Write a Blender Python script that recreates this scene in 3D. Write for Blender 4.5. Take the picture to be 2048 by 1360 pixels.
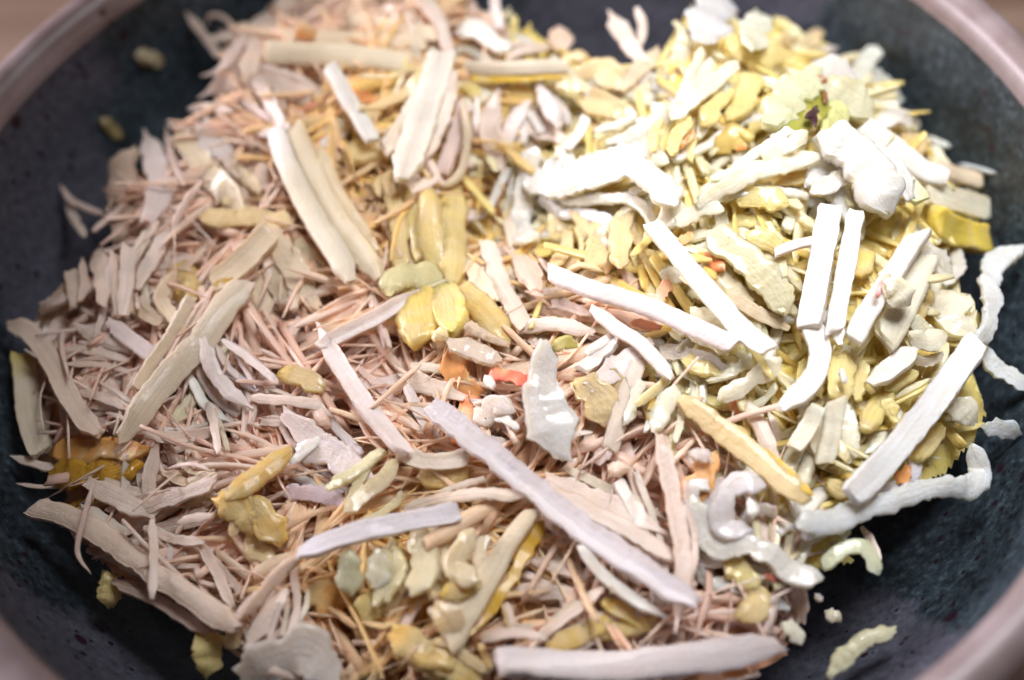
import bpy, math, random, zlib
import numpy as np
from mathutils import Vector, Matrix, noise as mnoise

# ------------------------------------------------------------------ scene, camera, light
scene = bpy.context.scene
for o in list(bpy.data.objects):
    bpy.data.objects.remove(o)
COL = scene.collection
RZ = 0.085                                   # rim height above the table (m)

EL, DIST, ROLL, TX, TY = math.radians(53.0743), 0.28669, math.radians(-4.80859), 0.00104, -0.02657
HFOV = math.radians(38.0)
cam_data = bpy.data.cameras.new("camera")
cam = bpy.data.objects.new("camera", cam_data)
COL.objects.link(cam)
scene.camera = cam
_C = np.array([TX, TY - DIST * math.cos(EL), RZ + DIST * math.sin(EL)])
_fw = np.array([0.0, math.cos(EL), -math.sin(EL)])
_r0 = np.array([1.0, 0.0, 0.0])
_u0 = np.cross(_r0, _fw)
_r = _r0 * math.cos(ROLL) + _u0 * math.sin(ROLL)
_u = -_r0 * math.sin(ROLL) + _u0 * math.cos(ROLL)
FPX = 1024 / math.tan(HFOV / 2)
M = Matrix(((_r[0], _u[0], -_fw[0], _C[0]), (_r[1], _u[1], -_fw[1], _C[1]), (_r[2], _u[2], -_fw[2], _C[2]), (0, 0, 0, 1)))
cam.matrix_world = M
cam_data.sensor_width = 36.0
cam_data.angle = HFOV
cam_data.clip_start = 0.01
cam_data.clip_end = 20.0
cam_data.dof.use_dof = True
cam_data.dof.focus_distance = 0.298
cam_data.dof.aperture_fstop = 4.8

world = bpy.data.worlds.new("World")
scene.world = world
world.use_nodes = True
bg = world.node_tree.nodes["Background"]
bg.inputs[0].default_value = (1.0, 0.50, 0.40, 1)
bg.inputs[1].default_value = 0.050


def area_light(name, loc, target, sx, sy, energy, color):
    ld = bpy.data.lights.new(name, 'AREA')
    ld.shape = 'RECTANGLE'
    ld.size, ld.size_y = sx, sy
    ld.energy = energy
    ld.color = color
    lo = bpy.data.objects.new(name, ld)
    COL.objects.link(lo)
    lo.location = loc
    d = Vector(target) - Vector(loc)
    lo.rotation_euler = d.to_track_quat('-Z', 'Y').to_euler()
    return lo


# the window on the left of the table: cool, low daylight that the near wall of the bowl partly cuts off
area_light("window_light", (-0.95, 0.38, 0.36), (0.04, 0.0, 0.08), 0.9, 0.40, 19.0, (1.0, 0.91, 0.97))
# added unseen soft lamp above the right, brightening it and fading towards the left
over = area_light("added_fill_light", (0.105, 0.045, 0.40), (0.08, 0.018, 0.08), 0.16, 0.16, 0.31, (0.99, 0.98, 1.0))
over.data.spread = math.radians(70)

scene.render.engine = 'CYCLES'
scene.cycles.max_bounces = 18
scene.cycles.diffuse_bounces = 10
scene.cycles.glossy_bounces = 4
scene.cycles.use_denoising = True
scene.view_settings.view_transform = 'Standard'
scene.view_settings.look = 'None'
scene.view_settings.exposure = 0.0
scene.view_settings.gamma = 1.0

rng = np.random.default_rng(7)
random.seed(7)


# ------------------------------------------------------------------ node helpers and materials
class NT:
    def __init__(self, name):
        self.m = bpy.data.materials.new(name)
        self.m.use_nodes = True
        self.t = self.m.node_tree
        self.b = self.t.nodes["Principled BSDF"]

    def n(self, kind, **kw):
        nd = self.t.nodes.new(kind)
        for k, v in kw.items():
            if k.startswith('i_'):
                nd.inputs[k[2:].replace('_', ' ')].default_value = v
            else:
                setattr(nd, k, v)
        return nd

    def l(self, a, b):
        self.t.links.new(a, b)

    def math(self, op, a, b=None, clamp=False):
        nd = self.t.nodes.new('ShaderNodeMath')
        nd.operation = op
        nd.use_clamp = clamp
        for i, v in enumerate((a, b)):
            if v is None:
                continue
            if hasattr(v, 'is_output'):
                self.l(v, nd.inputs[i])
            else:
                nd.inputs[i].default_value = v
        return nd.outputs[0]

    def mix(self, fac, a, b, blend='MIX'):
        nd = self.t.nodes.new('ShaderNodeMix')
        nd.data_type = 'RGBA'
        nd.blend_type = blend
        for sock, v in ((nd.inputs[0], fac), (nd.inputs[6], a), (nd.inputs[7], b)):
            if hasattr(v, 'is_output'):
                self.l(v, sock)
            elif isinstance(v, (int, float)):
                sock.default_value = v
            else:
                sock.default_value = (*v, 1) if len(v) == 3 else v
        return nd.outputs[2]

    def ramp(self, fac, stops, interp='LINEAR'):
        nd = self.t.nodes.new('ShaderNodeValToRGB')
        nd.color_ramp.interpolation = interp
        el = nd.color_ramp.elements
        while len(el) < len(stops):
            el.new(0.5)
        for e, (p, c) in zip(el, stops):
            e.position = p
            e.color = (*c, 1) if len(c) == 3 else c
        self.l(fac, nd.inputs[0])
        return nd.outputs[0]


def food_material(name, rough, sss, streak_amt, bump, coat, bump_scale, soft=0.0, radius=(1.0, 0.72, 0.35), scale=0.0025):
    t = NT(name)
    at = t.n('ShaderNodeAttribute', attribute_name='Col')
    uv = t.n('ShaderNodeUVMap')
    mp = t.n('ShaderNodeMapping')
    mp.inputs['Scale'].default_value = (2.0, 34.0, 1.0)
    t.l(uv.outputs[0], mp.inputs[0])
    st = t.n('ShaderNodeTexNoise', i_Scale=1.0, i_Detail=4.0, i_Roughness=0.65)
    t.l(mp.outputs[0], st.inputs['Vector'])
    tc = t.n('ShaderNodeTexCoord')
    gr = t.n('ShaderNodeTexNoise', i_Scale=bump_scale, i_Detail=3.0, i_Roughness=0.6)
    t.l(tc.outputs['Object'], gr.inputs['Vector'])
    s1 = t.ramp(st.outputs[0], [(0.28, (1 - streak_amt, 1 - streak_amt * 1.12, 1 - streak_amt * 1.2)), (0.62, (1.0, 1.0, 1.0))])
    c = t.mix(1.0, at.outputs[0], s1, 'MULTIPLY')
    bl = t.n('ShaderNodeTexNoise', i_Scale=170.0, i_Detail=2.0)
    t.l(tc.outputs['Object'], bl.inputs['Vector'])
    b1 = t.ramp(bl.outputs[0], [(0.35, (0.97, 0.94, 0.90)), (0.6, (1.0, 1.0, 1.0))])
    c = t.mix(1.0, c, b1, 'MULTIPLY')
    t.l(c, t.b.inputs['Base Color'])
    rr = t.math('MULTIPLY_ADD', gr.outputs[0], 0.25)
    rr.node.inputs[2].default_value = rough - 0.12
    t.l(rr, t.b.inputs['Roughness'])
    t.b.inputs['Coat Weight'].default_value = coat
    t.b.inputs['Coat Roughness'].default_value = 0.07
    t.b.inputs['IOR'].default_value = 1.38
    hsum = t.math('ADD', t.math('MULTIPLY', st.outputs[0], 0.6), t.math('MULTIPLY', gr.outputs[0], 0.7))
    bp = t.n('ShaderNodeBump', i_Strength=bump, i_Distance=0.0006)
    t.l(hsum, bp.inputs['Height'])
    t.l(bp.outputs[0], t.b.inputs['Normal'])
    if soft:
        t.b.subsurface_method = 'BURLEY'
        t.b.inputs['Subsurface Weight'].default_value = soft
        t.b.inputs['Subsurface Radius'].default_value = radius
        t.b.inputs['Subsurface Scale'].default_value = scale
    # thin moist flesh lets light through
    tl = t.n('ShaderNodeBsdfTranslucent')
    t.l(c, tl.inputs['Color'])
    t.l(bp.outputs[0], tl.inputs['Normal'])
    ms = t.n('ShaderNodeMixShader')
    ms.inputs[0].default_value = sss
    t.l(t.b.outputs[0], ms.inputs[1])
    t.l(tl.outputs[0], ms.inputs[2])
    t.l(ms.outputs[0], t.t.nodes['Material Output'].inputs['Surface'])
    return t.m


MAT_ROOT = food_material('root_flesh', 0.42, 0.06, 0.13, 0.7, 0.25, 900.0, 0.5, (1.0, 0.62, 0.42), 0.0018)
MAT_STICK = food_material('root_cut_flesh', 0.40, 0.06, 0.12, 0.6, 0.22, 1100.0, 0.5, (1.0, 0.70, 0.50), 0.0018)
MAT_APPLE = food_material('apple_flesh', 0.28, 0.08, 0.10, 0.8, 0.7, 1000.0, 0.7, (1.0, 0.78, 0.38), 0.0028)
MAT_YELLOW = food_material('soft_apple_pulp', 0.36, 0.10, 0.20, 1.0, 0.45, 800.0, 0.8, (1.0, 0.65, 0.15), 0.0030)
MAT_ROOT_DEEP = food_material('root_flesh_packed', 0.44, 0.06, 0.13, 0.6, 0.2, 900.0, 0.5, (1.0, 0.62, 0.45), 0.0018)
MAT_APPLE_DEEP = food_material('apple_flesh_packed', 0.30, 0.06, 0.10, 0.7, 0.6, 1000.0, 0.6, (1.0, 0.78, 0.35), 0.0025)
MAT_PULP = food_material('wet_pulp', 0.30, 0.0, 0.05, 1.0, 0.7, 700.0, 0.9, (1.0, 0.75, 0.30), 0.0045)
MAT_PEEL = food_material('apple_peel', 0.34, 0.10, 0.16, 0.3, 0.25, 500.0, 0.3, (1.0, 0.5, 0.2), 0.0015)


def glaze_material():
    t = NT('speckled_glaze')
    geo = t.n('ShaderNodeNewGeometry')
    sep = t.n('ShaderNodeSeparateXYZ')
    t.l(geo.outputs['Position'], sep.inputs[0])
    th = t.math('ARCTAN2', sep.outputs[1], sep.outputs[0])
    nz = t.n('ShaderNodeTexNoise', i_Scale=38.0, i_Detail=4.0, i_Roughness=0.6)
    t.l(geo.outputs['Position'], nz.inputs['Vector'])
    wob = t.math('MULTIPLY', t.math('SUBTRACT', nz.outputs[0], 0.5), 0.32)
    dep = t.math('MULTIPLY', t.math('SUBTRACT', sep.outputs[2], RZ), 4.5)
    thw = t.math('ADD', t.math('ADD', th, wob), dep)
    mask = None
    for c, w in ((64.0, 19.0), (158.0, 15.0), (-69.0, 22.0), (-140.0, 12.0)):
        d = t.math('ABSOLUTE', t.math('SUBTRACT', thw, math.radians(c - 4.5 * 0.02 * 57.3)))
        k = t.math('MULTIPLY', t.math('SUBTRACT', math.radians(w), d), 22.0, True)
        mask = k if mask is None else t.math('MAXIMUM', mask, k)
    # dark green glaze broken up by fine pale crystals
    v1 = t.n('ShaderNodeTexNoise', i_Scale=520.0, i_Detail=5.0, i_Roughness=0.72)
    t.l(geo.outputs['Position'], v1.inputs['Vector'])
    v2 = t.n('ShaderNodeTexNoise', i_Scale=60.0, i_Detail=3.0)
    t.l(geo.outputs['Position'], v2.inputs['Vector'])
    f = t.math('ADD', v1.outputs[0], t.math('MULTIPLY', t.math('SUBTRACT', v2.outputs[0], 0.5), 0.35))
    green = t.ramp(f, [(0.34, (0.010, 0.014, 0.018)), (0.55, (0.042, 0.060, 0.075)), (0.78, (0.13, 0.185, 0.225))])
    g2 = t.ramp(v1.outputs[0], [(0.30, (0.040, 0.043, 0.056)), (0.62, (0.115, 0.117, 0.155))])
    c = t.mix(mask, green, g2)
    # iron spots of two sizes
    for sc, rad, col in ((150.0, 0.17, (0.030, 0.010, 0.018)), (420.0, 0.20, (0.022, 0.012, 0.020))):
        vo = t.n('ShaderNodeTexVoronoi', i_Scale=sc, i_Randomness=1.0)
        t.l(geo.outputs['Position'], vo.inputs['Vector'])
        sc2 = t.n('ShaderNodeSeparateColor')
        t.l(vo.outputs['Color'], sc2.inputs[0])
        rr = t.math('MULTIPLY', t.math('POWER', sc2.outputs[0], 2.5), rad * 1.9)
        rr2 = t.math('ADD', rr, t.math('MULTIPLY', t.math('SUBTRACT', v1.outputs[0], 0.5), 0.35))
        m = t.math('MULTIPLY', t.math('SUBTRACT', rr2, vo.outputs['Distance']), 14.0, True)
        c = t.mix(m, c, col)
    t.l(c, t.b.inputs['Base Color'])
    t.b.inputs['Roughness'].default_value = 0.36
    t.b.inputs['Specular IOR Level'].default_value = 0.55
    t.b.inputs['Coat Weight'].default_value = 0.0
    t.b.inputs['Coat Roughness'].default_value = 0.2
    bp = t.n('ShaderNodeBump', i_Strength=0.25, i_Distance=0.0008)
    t.l(v2.outputs[0], bp.inputs['Height'])
    t.l(bp.outputs[0], t.b.inputs['Normal'])
    return t.m


def rim_material():
    t = NT('pale_rim_glaze')
    geo = t.n('ShaderNodeNewGeometry')
    v = t.n('ShaderNodeTexNoise', i_Scale=90.0, i_Detail=5.0)
    t.l(geo.outputs['Position'], v.inputs['Vector'])
    c = t.ramp(v.outputs[0], [(0.3, (0.20, 0.145, 0.14)), (0.6, (0.31, 0.25, 0.26))])
    vo = t.n('ShaderNodeTexVoronoi', i_Scale=170.0)
    t.l(geo.outputs['Position'], vo.inputs['Vector'])
    sc2 = t.n('ShaderNodeSeparateColor')
    t.l(vo.outputs['Color'], sc2.inputs[0])
    m = t.math('MULTIPLY', t.math('SUBTRACT', t.math('MULTIPLY', t.math('POWER', sc2.outputs[0], 5.0), 0.28), vo.outputs['Distance']), 14.0, True)
    c = t.mix(m, c, (0.06, 0.03, 0.03))
    t.l(c, t.b.inputs['Base Color'])
    t.b.inputs['Roughness'].default_value = 0.38
    t.b.inputs['Coat Weight'].default_value = 0.2
    t.b.inputs['Coat Roughness'].default_value = 0.25
    bp = t.n('ShaderNodeBump', i_Strength=0.2, i_Distance=0.001)
    t.l(v.outputs[0], bp.inputs['Height'])
    t.l(bp.outputs[0], t.b.inputs['Normal'])
    return t.m


def wood_material():
    t = NT('table_wood')
    tc = t.n('ShaderNodeTexCoord')
    mp = t.n('ShaderNodeMapping')
    mp.inputs['Scale'].default_value = (3.0, 40.0, 3.0)
    t.l(tc.outputs['Object'], mp.inputs[0])
    v = t.n('ShaderNodeTexNoise', i_Scale=2.0, i_Detail=6.0, i_Distortion=0.4)
    t.l(mp.outputs[0], v.inputs['Vector'])
    c = t.ramp(v.outputs[0], [(0.3, (0.20, 0.125, 0.085)), (0.7, (0.38, 0.27, 0.20))])
    t.l(c, t.b.inputs['Base Color'])
    t.b.inputs['Roughness'].default_value = 0.5
    return t.m


# ------------------------------------------------------------------ bowl, table
def new_mesh(name, verts, faces, mat, parent=None, cols=None, uvs=None, smooth=True):
    me = bpy.data.meshes.new(name)
    me.from_pydata([tuple(v) for v in verts], [], faces)
    if cols is not None:
        a = me.color_attributes.new('Col', 'FLOAT_COLOR', 'POINT')
        c4 = np.ones((len(verts), 4), np.float32)
        c4[:, :3] = cols
        a.data.foreach_set('color', c4.ravel())
    if uvs is not None:
        ul = me.uv_layers.new(name='UVMap')
        li = np.zeros(len(me.loops), np.int32)
        me.loops.foreach_get('vertex_index', li)
        ul.data.foreach_set('uv', np.asarray(uvs, np.float32)[li].ravel())
    me.materials.append(mat)
    if smooth:
        me.polygons.foreach_set('use_smooth', np.ones(len(me.polygons), bool))
    me.update()
    ob = bpy.data.objects.new(name, me)
    COL.objects.link(ob)
    if parent is not None:
        ob.parent = parent
        ob.matrix_parent_inverse = parent.matrix_world.inverted()
    return ob


def tag(o, label=None, cat=None, group=None, kind=None):
    for k, v in (('label', label), ('category', cat), ('group', group), ('kind', kind)):
        if v:
            o[k] = v
    return o


# inner wall: radius against depth under the rim
WALL_Z = np.array([0.004, 0.000, -0.010, -0.020, -0.030, -0.040, -0.050, -0.060, -0.067, -0.071, -0.0725])
WALL_R = np.array([0.1203, 0.1200, 0.1183, 0.1155, 0.1112, 0.1050, 0.0960, 0.0820, 0.0640, 0.0380, 0.0])


def wall_r(z):                                # z relative to the rim
    return np.interp(z, WALL_Z[::-1], WALL_R[::-1])


def wall_z(r):
    return np.interp(r, WALL_R[::-1], WALL_Z[::-1])


def catmull(pts, n):
    pts = np.asarray(pts, float)
    if len(pts) == 2:
        pts = np.array([pts[0], (pts[0] * 2 + pts[1]) / 3, (pts[0] + pts[1] * 2) / 3, pts[1]])
    p = np.vstack([2 * pts[0] - pts[1], pts, 2 * pts[-1] - pts[-2]])
    seglen = np.linalg.norm(np.diff(pts, axis=0), axis=1)
    cum = np.concatenate([[0], np.cumsum(seglen)])
    s = np.linspace(0, cum[-1], n)
    idx = np.clip(np.searchsorted(cum, s, side='right') - 1, 0, len(pts) - 2)
    t = ((s - cum[idx]) / np.maximum(seglen[idx], 1e-9))[:, None]
    p0, p1, p2, p3 = p[idx], p[idx + 1], p[idx + 2], p[idx + 3]
    return 0.5 * ((2 * p1) + (-p0 + p2) * t + (2 * p0 - 5 * p1 + 4 * p2 - p3) * t ** 2 + (-p0 + 3 * p1 - 3 * p2 + p3) * t ** 3)


def lathe(name, prof, mat, parent, n=160):
    prof = np.asarray(prof)
    k = len(prof)
    a = np.linspace(0, 2 * math.pi, n, endpoint=False)
    V = []
    for r, z in prof:
        w = 1 + 0.0
        V += [(r * math.cos(t) * w, r * math.sin(t) * w, z) for t in a]
    F = []
    for i in range(k - 1):
        for j in range(n):
            j2 = (j + 1) % n
            F.append((i * n + j, i * n + j2, (i + 1) * n + j2, (i + 1) * n + j))
    return new_mesh(name, V, F, mat, parent)


table = new_mesh('table_top', [(-1.2, -1.0, 0), (1.2, -1.0, 0), (1.2, 1.0, 0), (-1.2, 1.0, 0), (-1.2, -1.0, -0.03), (1.2, -1.0, -0.03), (1.2, 1.0, -0.03), (-1.2, 1.0, -0.03)],
                 [(0, 1, 2, 3), (7, 6, 5, 4), (0, 4, 5, 1), (1, 5, 6, 2), (2, 6, 7, 3), (3, 7, 4, 0)], wood_material(), smooth=False)
tag(table, 'brown wooden table top under the bowl', 'table', kind='structure')

bowl = bpy.data.objects.new('stoneware_bowl', None)
COL.objects.link(bowl)
tag(bowl, 'dark speckled stoneware bowl with pale rim holding the grated salad', 'bowl')
RIM_LO = -0.0035
inner = [(wall_r(z), RZ + z) for z in np.linspace(RIM_LO, -0.066, 34)] + [(0.056, RZ - 0.0682), (0.04, RZ - 0.0705), (0.02, RZ - 0.072), (0.0005, RZ - 0.0725)]
glaze = glaze_material()
lathe('inner_wall', inner[::-1], glaze, bowl)
outer = [(0.0005, 0.004), (0.046, 0.004), (0.048, 0.0008), (0.054, 0.0008), (0.056, 0.004), (0.075, 0.013), (0.098, 0.028), (0.115, 0.048), (0.1245, 0.066), (0.1280, 0.0795)]
rimm = rim_material()
lathe('outer_wall', catmull(outer, 60), rimm, bowl)
rim_prof = [(float(wall_r(RIM_LO)) - 0.0006, RZ + RIM_LO), (0.1193, RZ - 0.001), (0.1206, RZ + 0.0014), (0.1230, RZ + 0.0026), (0.1258, RZ + 0.0022), (0.1280, RZ + 0.0002), (0.1288, RZ - 0.0025), (0.1284, RZ - 0.0050), (0.1278, RZ - 0.0062)]
lathe('rim', catmull(rim_prof, 36), rimm, bowl)


# ------------------------------------------------------------------ the heap: its height, and rays from the photograph onto it
def G(x, y, cx, cy, sx, sy):
    return np.exp(-(((x - cx) / sx) ** 2 + ((y - cy) / sy) ** 2))


def heap(x, y):                               # relative to the rim
    r = np.hypot(x, y)
    e = np.clip((r - 0.072) / 0.038, 0, 1.4)
    h = -0.019 + 0.10 * y - 0.013 * e * e
    h = h + 0.014 * G(x, y, 0.055, 0.015, 0.036, 0.048) + 0.004 * G(x, y, -0.035, 0.055, 0.045, 0.03)
    h = h - 0.011 * G(x, y, 0.004, 0.022, 0.018, 0.015) + 0.004 * G(x, y, 0.005, -0.03, 0.04, 0.03)
    h = h + 0.0032 * np.sin(x * 190 + 1.0 + 40 * y) * np.sin(y * 170 + 0.5 - 30 * x)
    return h


def surf(x, y):
    return RZ + np.maximum(heap(x, y), wall_z(np.hypot(x, y)) + 0.0008)


def ray(px, py):
    d = _fw + ((px - 1024) / FPX) * _r - ((py - 680) / FPX) * _u
    return d                                  # depth along the view axis = parameter


def hit(px, py, lift):
    d = ray(px, py)
    t0, t1 = 0.12, 0.50
    ts = np.linspace(t0, t1, 160)
    P = _C[None] + d[None] * ts[:, None]
    below = P[:, 2] < surf(P[:, 0], P[:, 1]) + lift
    i = int(np.argmax(below)) if below.any() else len(ts) - 1
    a, b = ts[max(i - 1, 0)], ts[i]
    for _ in range(14):
        m = 0.5 * (a + b)
        p = _C + d * m
        if p[2] < surf(p[0], p[1]) + lift:
            b = m
        else:
            a = m
    return 0.5 * (a + b)


# ------------------------------------------------------------------ shred builder
def smooth_noise(rg, n, freq):
    k = max(2, int(freq) + 2)
    v = rg.uniform(-1, 1, k + 2)
    x = np.linspace(0, k - 1, n)
    i = x.astype(int)
    f = x - i
    f = f * f * (3 - 2 * f)
    return v[i] * (1 - f) + v[i + 1] * f


def build_strip(ctrl, w, th, nrm, rg, seg=28, ns=10, jag=0.1, jfreq=10, e0='cut', e1='cut', col=(0.8, 0.7, 0.6), tip0=None, tip1=None,
                lump=0.0, twist=0.0, cup=0.0, prof=None, clampw=True, edge=None, mott=0.0, fray=0.0):
    """verts, faces, colours, uvs of one shred that follows ctrl"""
    c = catmull(ctrl, seg + 1)
    L = np.linalg.norm(np.diff(c, axis=0), axis=1).sum()
    wb = rg.normal(0, 1, 3)
    c = c + np.stack([smooth_noise(rg, seg + 1, 4) for _ in range(3)], 1) * min(0.012 * L, 0.12 * w) * (1.0 if lump > 0.0001 else 0.4)
    T = np.gradient(c, axis=0)
    T /= np.linalg.norm(T, axis=1)[:, None] + 1e-12
    n = np.tile(np.asarray(nrm, float), (seg + 1, 1))
    n = n - (n * T).sum(1)[:, None] * T
    n /= np.linalg.norm(n, axis=1)[:, None] + 1e-12
    s = np.cross(T, n)
    u = np.linspace(0, 1, seg + 1)
    if twist:
        a = twist * (u - 0.5) + 0.25 * twist * smooth_noise(rg, seg + 1, 3)
        n, s = n * np.cos(a)[:, None] + s * np.sin(a)[:, None], s * np.cos(a)[:, None] - n * np.sin(a)[:, None]
    p = np.ones(seg + 1) if prof is None else np.interp(u, np.linspace(0, 1, len(prof)), prof)
    for e, uu in ((e0, u), (e1, 1 - u)):
        if e == 'point':
            p = p * np.clip(0.06 + 0.94 * (uu / 0.22) ** 0.8, 0, 1)
        elif e == 'taper':
            p = p * np.clip(0.5 + 0.5 * (uu / min(0.2, 0.7 * w / max(L, 1e-6))), 0, 1)
        elif e == 'round':
            rl = min(0.3, 0.5 * w / max(L, 1e-6))
            q = np.clip(uu / rl, 0, 1)
            p = p * np.sqrt(np.clip(1 - (1 - q) ** 2, 0.03, 1))
        else:
            p = p * np.clip(0.86 + 0.14 * (uu / 0.02), 0, 1)
    hl = 0.5 * w * p * (1 + jag * smooth_noise(rg, seg + 1, jfreq) + 0.9 * jag * smooth_noise(rg, seg + 1, jfreq * 3.3))
    hr = 0.5 * w * p * (1 + jag * smooth_noise(rg, seg + 1, jfreq) + 0.9 * jag * smooth_noise(rg, seg + 1, jfreq * 3.3))
    tt = 0.5 * th * np.clip(p, 0.25, 1) ** 0.5 * (1 + 0.6 * jag * smooth_noise(rg, seg + 1, jfreq * 0.7))
    ang = np.linspace(0, 2 * math.pi, ns, endpoint=False) + math.pi / ns
    ca, sa = np.cos(ang), np.sin(ang)
    ex = 0.45 if lump > 0.0002 else 0.30
    cx = np.sign(ca) * np.abs(ca) ** ex
    cy = np.sign(sa) * np.abs(sa) ** ex
    ridge = 1 + 0.38 * rg.uniform(-1, 1, ns)
    V = np.zeros((seg + 1, ns, 3))
    for j in range(ns):
        hw = np.where(cx[j] > 0, hl, hr)
        V[:, j] = c + s * (hw * cx[j])[:, None] + n * (tt * cy[j] * ridge[j] - cup * hw * cx[j] ** 2)[:, None]
    # oblique cuts and torn ends
    for k, sg in ((0, -1), (seg, 1)):
        sl = rg.normal(0, 0.35 if (e0, e1)[k > 0] != 'round' else 0.1)
        for d_, f_ in ((0, 1.0), (1, 0.75), (2, 0.5), (3, 0.25)):
            kk = k - sg * d_
            if 0 <= kk <= seg:
                V[kk] += T[k][None] * (cx * sl * f_ * 0.5 * w * p[k])[:, None]
    for k, sg in ((0, -1), (seg, 1)):
        V[k] += T[k][None] * (sg * rg.uniform(0, 0.35, ns) * w * (0.5 if (e0, e1)[k > 0] == 'cut' else 0.8))[:, None] * (min(1, 3 * jag + 0.15) if not fray else fray * 2.2)
    if lump:
        off = rg.uniform(0, 40, 3)
        for i in range(seg + 1):
            for j in range(ns):
                q = V[i, j]
                d = q - c[i]
                ln = np.linalg.norm(d) + 1e-9
                a = mnoise.noise(Vector(q * 330 + off)) * 0.9 + mnoise.noise(Vector(q * 800 + off)) * 0.6 + mnoise.noise(Vector(q * 1700 + off)) * 0.5
                V[i, j] = q + d / ln * a * lump
    V = V.reshape(-1, 3)
    caps = np.array([V[:ns].mean(0) - T[0] * 0.1 * th, V[-ns:].mean(0) + T[-1] * 0.1 * th])
    V = np.vstack([V, caps])
    F = []
    for i in range(seg):
        for j in range(ns):
            j2 = (j + 1) % ns
            F.append((i * ns + j, i * ns + j2, (i + 1) * ns + j2, (i + 1) * ns + j))
    a0, a1 = (seg + 1) * ns, (seg + 1) * ns + 1
    for j in range(ns):
        F.append((a0, (j + 1) % ns, j))
        F.append((a1, seg * ns + j, seg * ns + (j + 1) % ns))
    cc = np.tile(np.asarray(col, float), (seg + 1, 1))
    cc *= (1 + 0.07 * smooth_noise(rg, seg + 1, 5))[:, None]
    for tipc, uu in ((tip0, u), (tip1, 1 - u)):
        if tipc is not None:
            k = np.clip(1 - uu / 0.28, 0, 1)[:, None] ** 0.7
            cc = cc * (1 - k) + np.asarray(tipc) * k
    C = np.repeat(cc, ns, axis=0)
    if mott:
        o3 = rg.uniform(0, 40, 3)
        m = np.array([mnoise.noise(Vector(q * 260 + o3)) + 0.6 * mnoise.noise(Vector(q * 700 + o3)) for q in V[:-2]])
        m = np.clip(m * 1.6 + mott - 0.35, 0, 0.75)[:, None]
        C = C * (1 - m) + np.array((0.92, 0.75, 0.40)) * m
    if edge is not None:
        e = (np.tile(cx, seg + 1) * edge[1] > 0.55).astype(float)[:, None]
        C = C * (1 - e) + np.asarray(edge[0]) * e
    C = np.vstack([C, cc[0], cc[-1]])
    UV = np.zeros((len(V), 2))
    off = rg.uniform(0, 50)
    UV[:-2, 0] = np.repeat(u * L / 0.01, ns) * 0.3 + off
    UV[:-2, 1] = np.tile(np.minimum(ang, 2 * math.pi - ang) / math.pi, seg + 1) * (w / 0.003) * 0.35 + off
    UV[-2:] = off
    if clampw:
        r = np.hypot(V[:, 0], V[:, 1])
        zz = V[:, 2] - RZ
        lim = np.where(zz > 0.004, 1.0, wall_r(zz) - 0.0004)
        k = np.where(r > lim, lim / np.maximum(r, 1e-9), 1.0)
        V[:, 0] *= k
        V[:, 1] *= k
        fl = RZ + wall_z(np.hypot(V[:, 0], V[:, 1])) + 0.0003
        V[:, 2] = np.maximum(V[:, 2], fl)
    return V, F, C, UV


# base colours of the flesh itself
ROOT = (0.93, 0.75, 0.66)
ROOTW = (0.94, 0.84, 0.80)
ROOTT = (0.90, 0.68, 0.59)
CREAM = (0.91, 0.75, 0.47)
WHITE = (0.93, 0.91, 0.84)
APPLE = (0.93, 0.82, 0.40)
APPW = (0.93, 0.90, 0.72)
YEL = (0.84, 0.60, 0.10)
OCH = (0.82, 0.48, 0.06)
GRN = (0.62, 0.62, 0.10)
ORA = (0.82, 0.33, 0.09)
RED = (0.70, 0.10, 0.07)
PINK = (0.86, 0.42, 0.34)

TILE = {'00': (0, 0), '10': (680, 0), '20': (1348, 0), '01': (0, 450), '11': (680, 450), '21': (1348, 450), '02': (0, 900), '12': (680, 900), '22': (1348, 900)}
KIND = {
    # name, category, material, thickness/width, jag, jfreq, ends, colour, lift (mm), lump (mm), ns
    'r': ('root_shred', 'root shred', MAT_ROOT, 0.34, 0.14, 9, ('taper', 'taper'), ROOT, 1.0, 0.0, 10),
    'k': ('root_stick', 'root stick', MAT_STICK, 0.45, 0.06, 6, ('cut', 'cut'), ROOTW, 3.0, 0.06, 12),
    'a': ('apple_shred', 'apple shred', MAT_APPLE, 0.36, 0.19, 6, ('round', 'round'), APPW, 2.5, 0.34, 14),
    'f': ('apple_flake', 'apple flake', MAT_APPLE, 0.16, 0.22, 9, ('taper', 'taper'), WHITE, 2.0, 0.22, 14),
    'g': ('root_flake', 'root flake', MAT_ROOT, 0.18, 0.18, 9, ('point', 'taper'), ROOT, 1.5, 0.10, 12),
    'y': ('apple_strip', 'apple strip', MAT_YELLOW, 0.45, 0.10, 9, ('taper', 'taper'), YEL, 0.5, 0.22, 14),
    'p': ('apple_peel', 'apple peel', MAT_PEEL, 0.30, 0.25, 7, ('round', 'taper'), RED, 1.8, 0.25, 12),
    'h': ('root_fibre', 'root fibre', MAT_ROOT, 0.8, 0.12, 6, ('point', 'point'), ROOT, 3.5, 0.0, 7),
    'c': ('apple_crumb', 'apple crumb', MAT_APPLE, 0.7, 0.22, 8, ('round', 'round'), APPW, 0.8, 0.7, 14),
}
count_of = {}
TRACED = []


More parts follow.
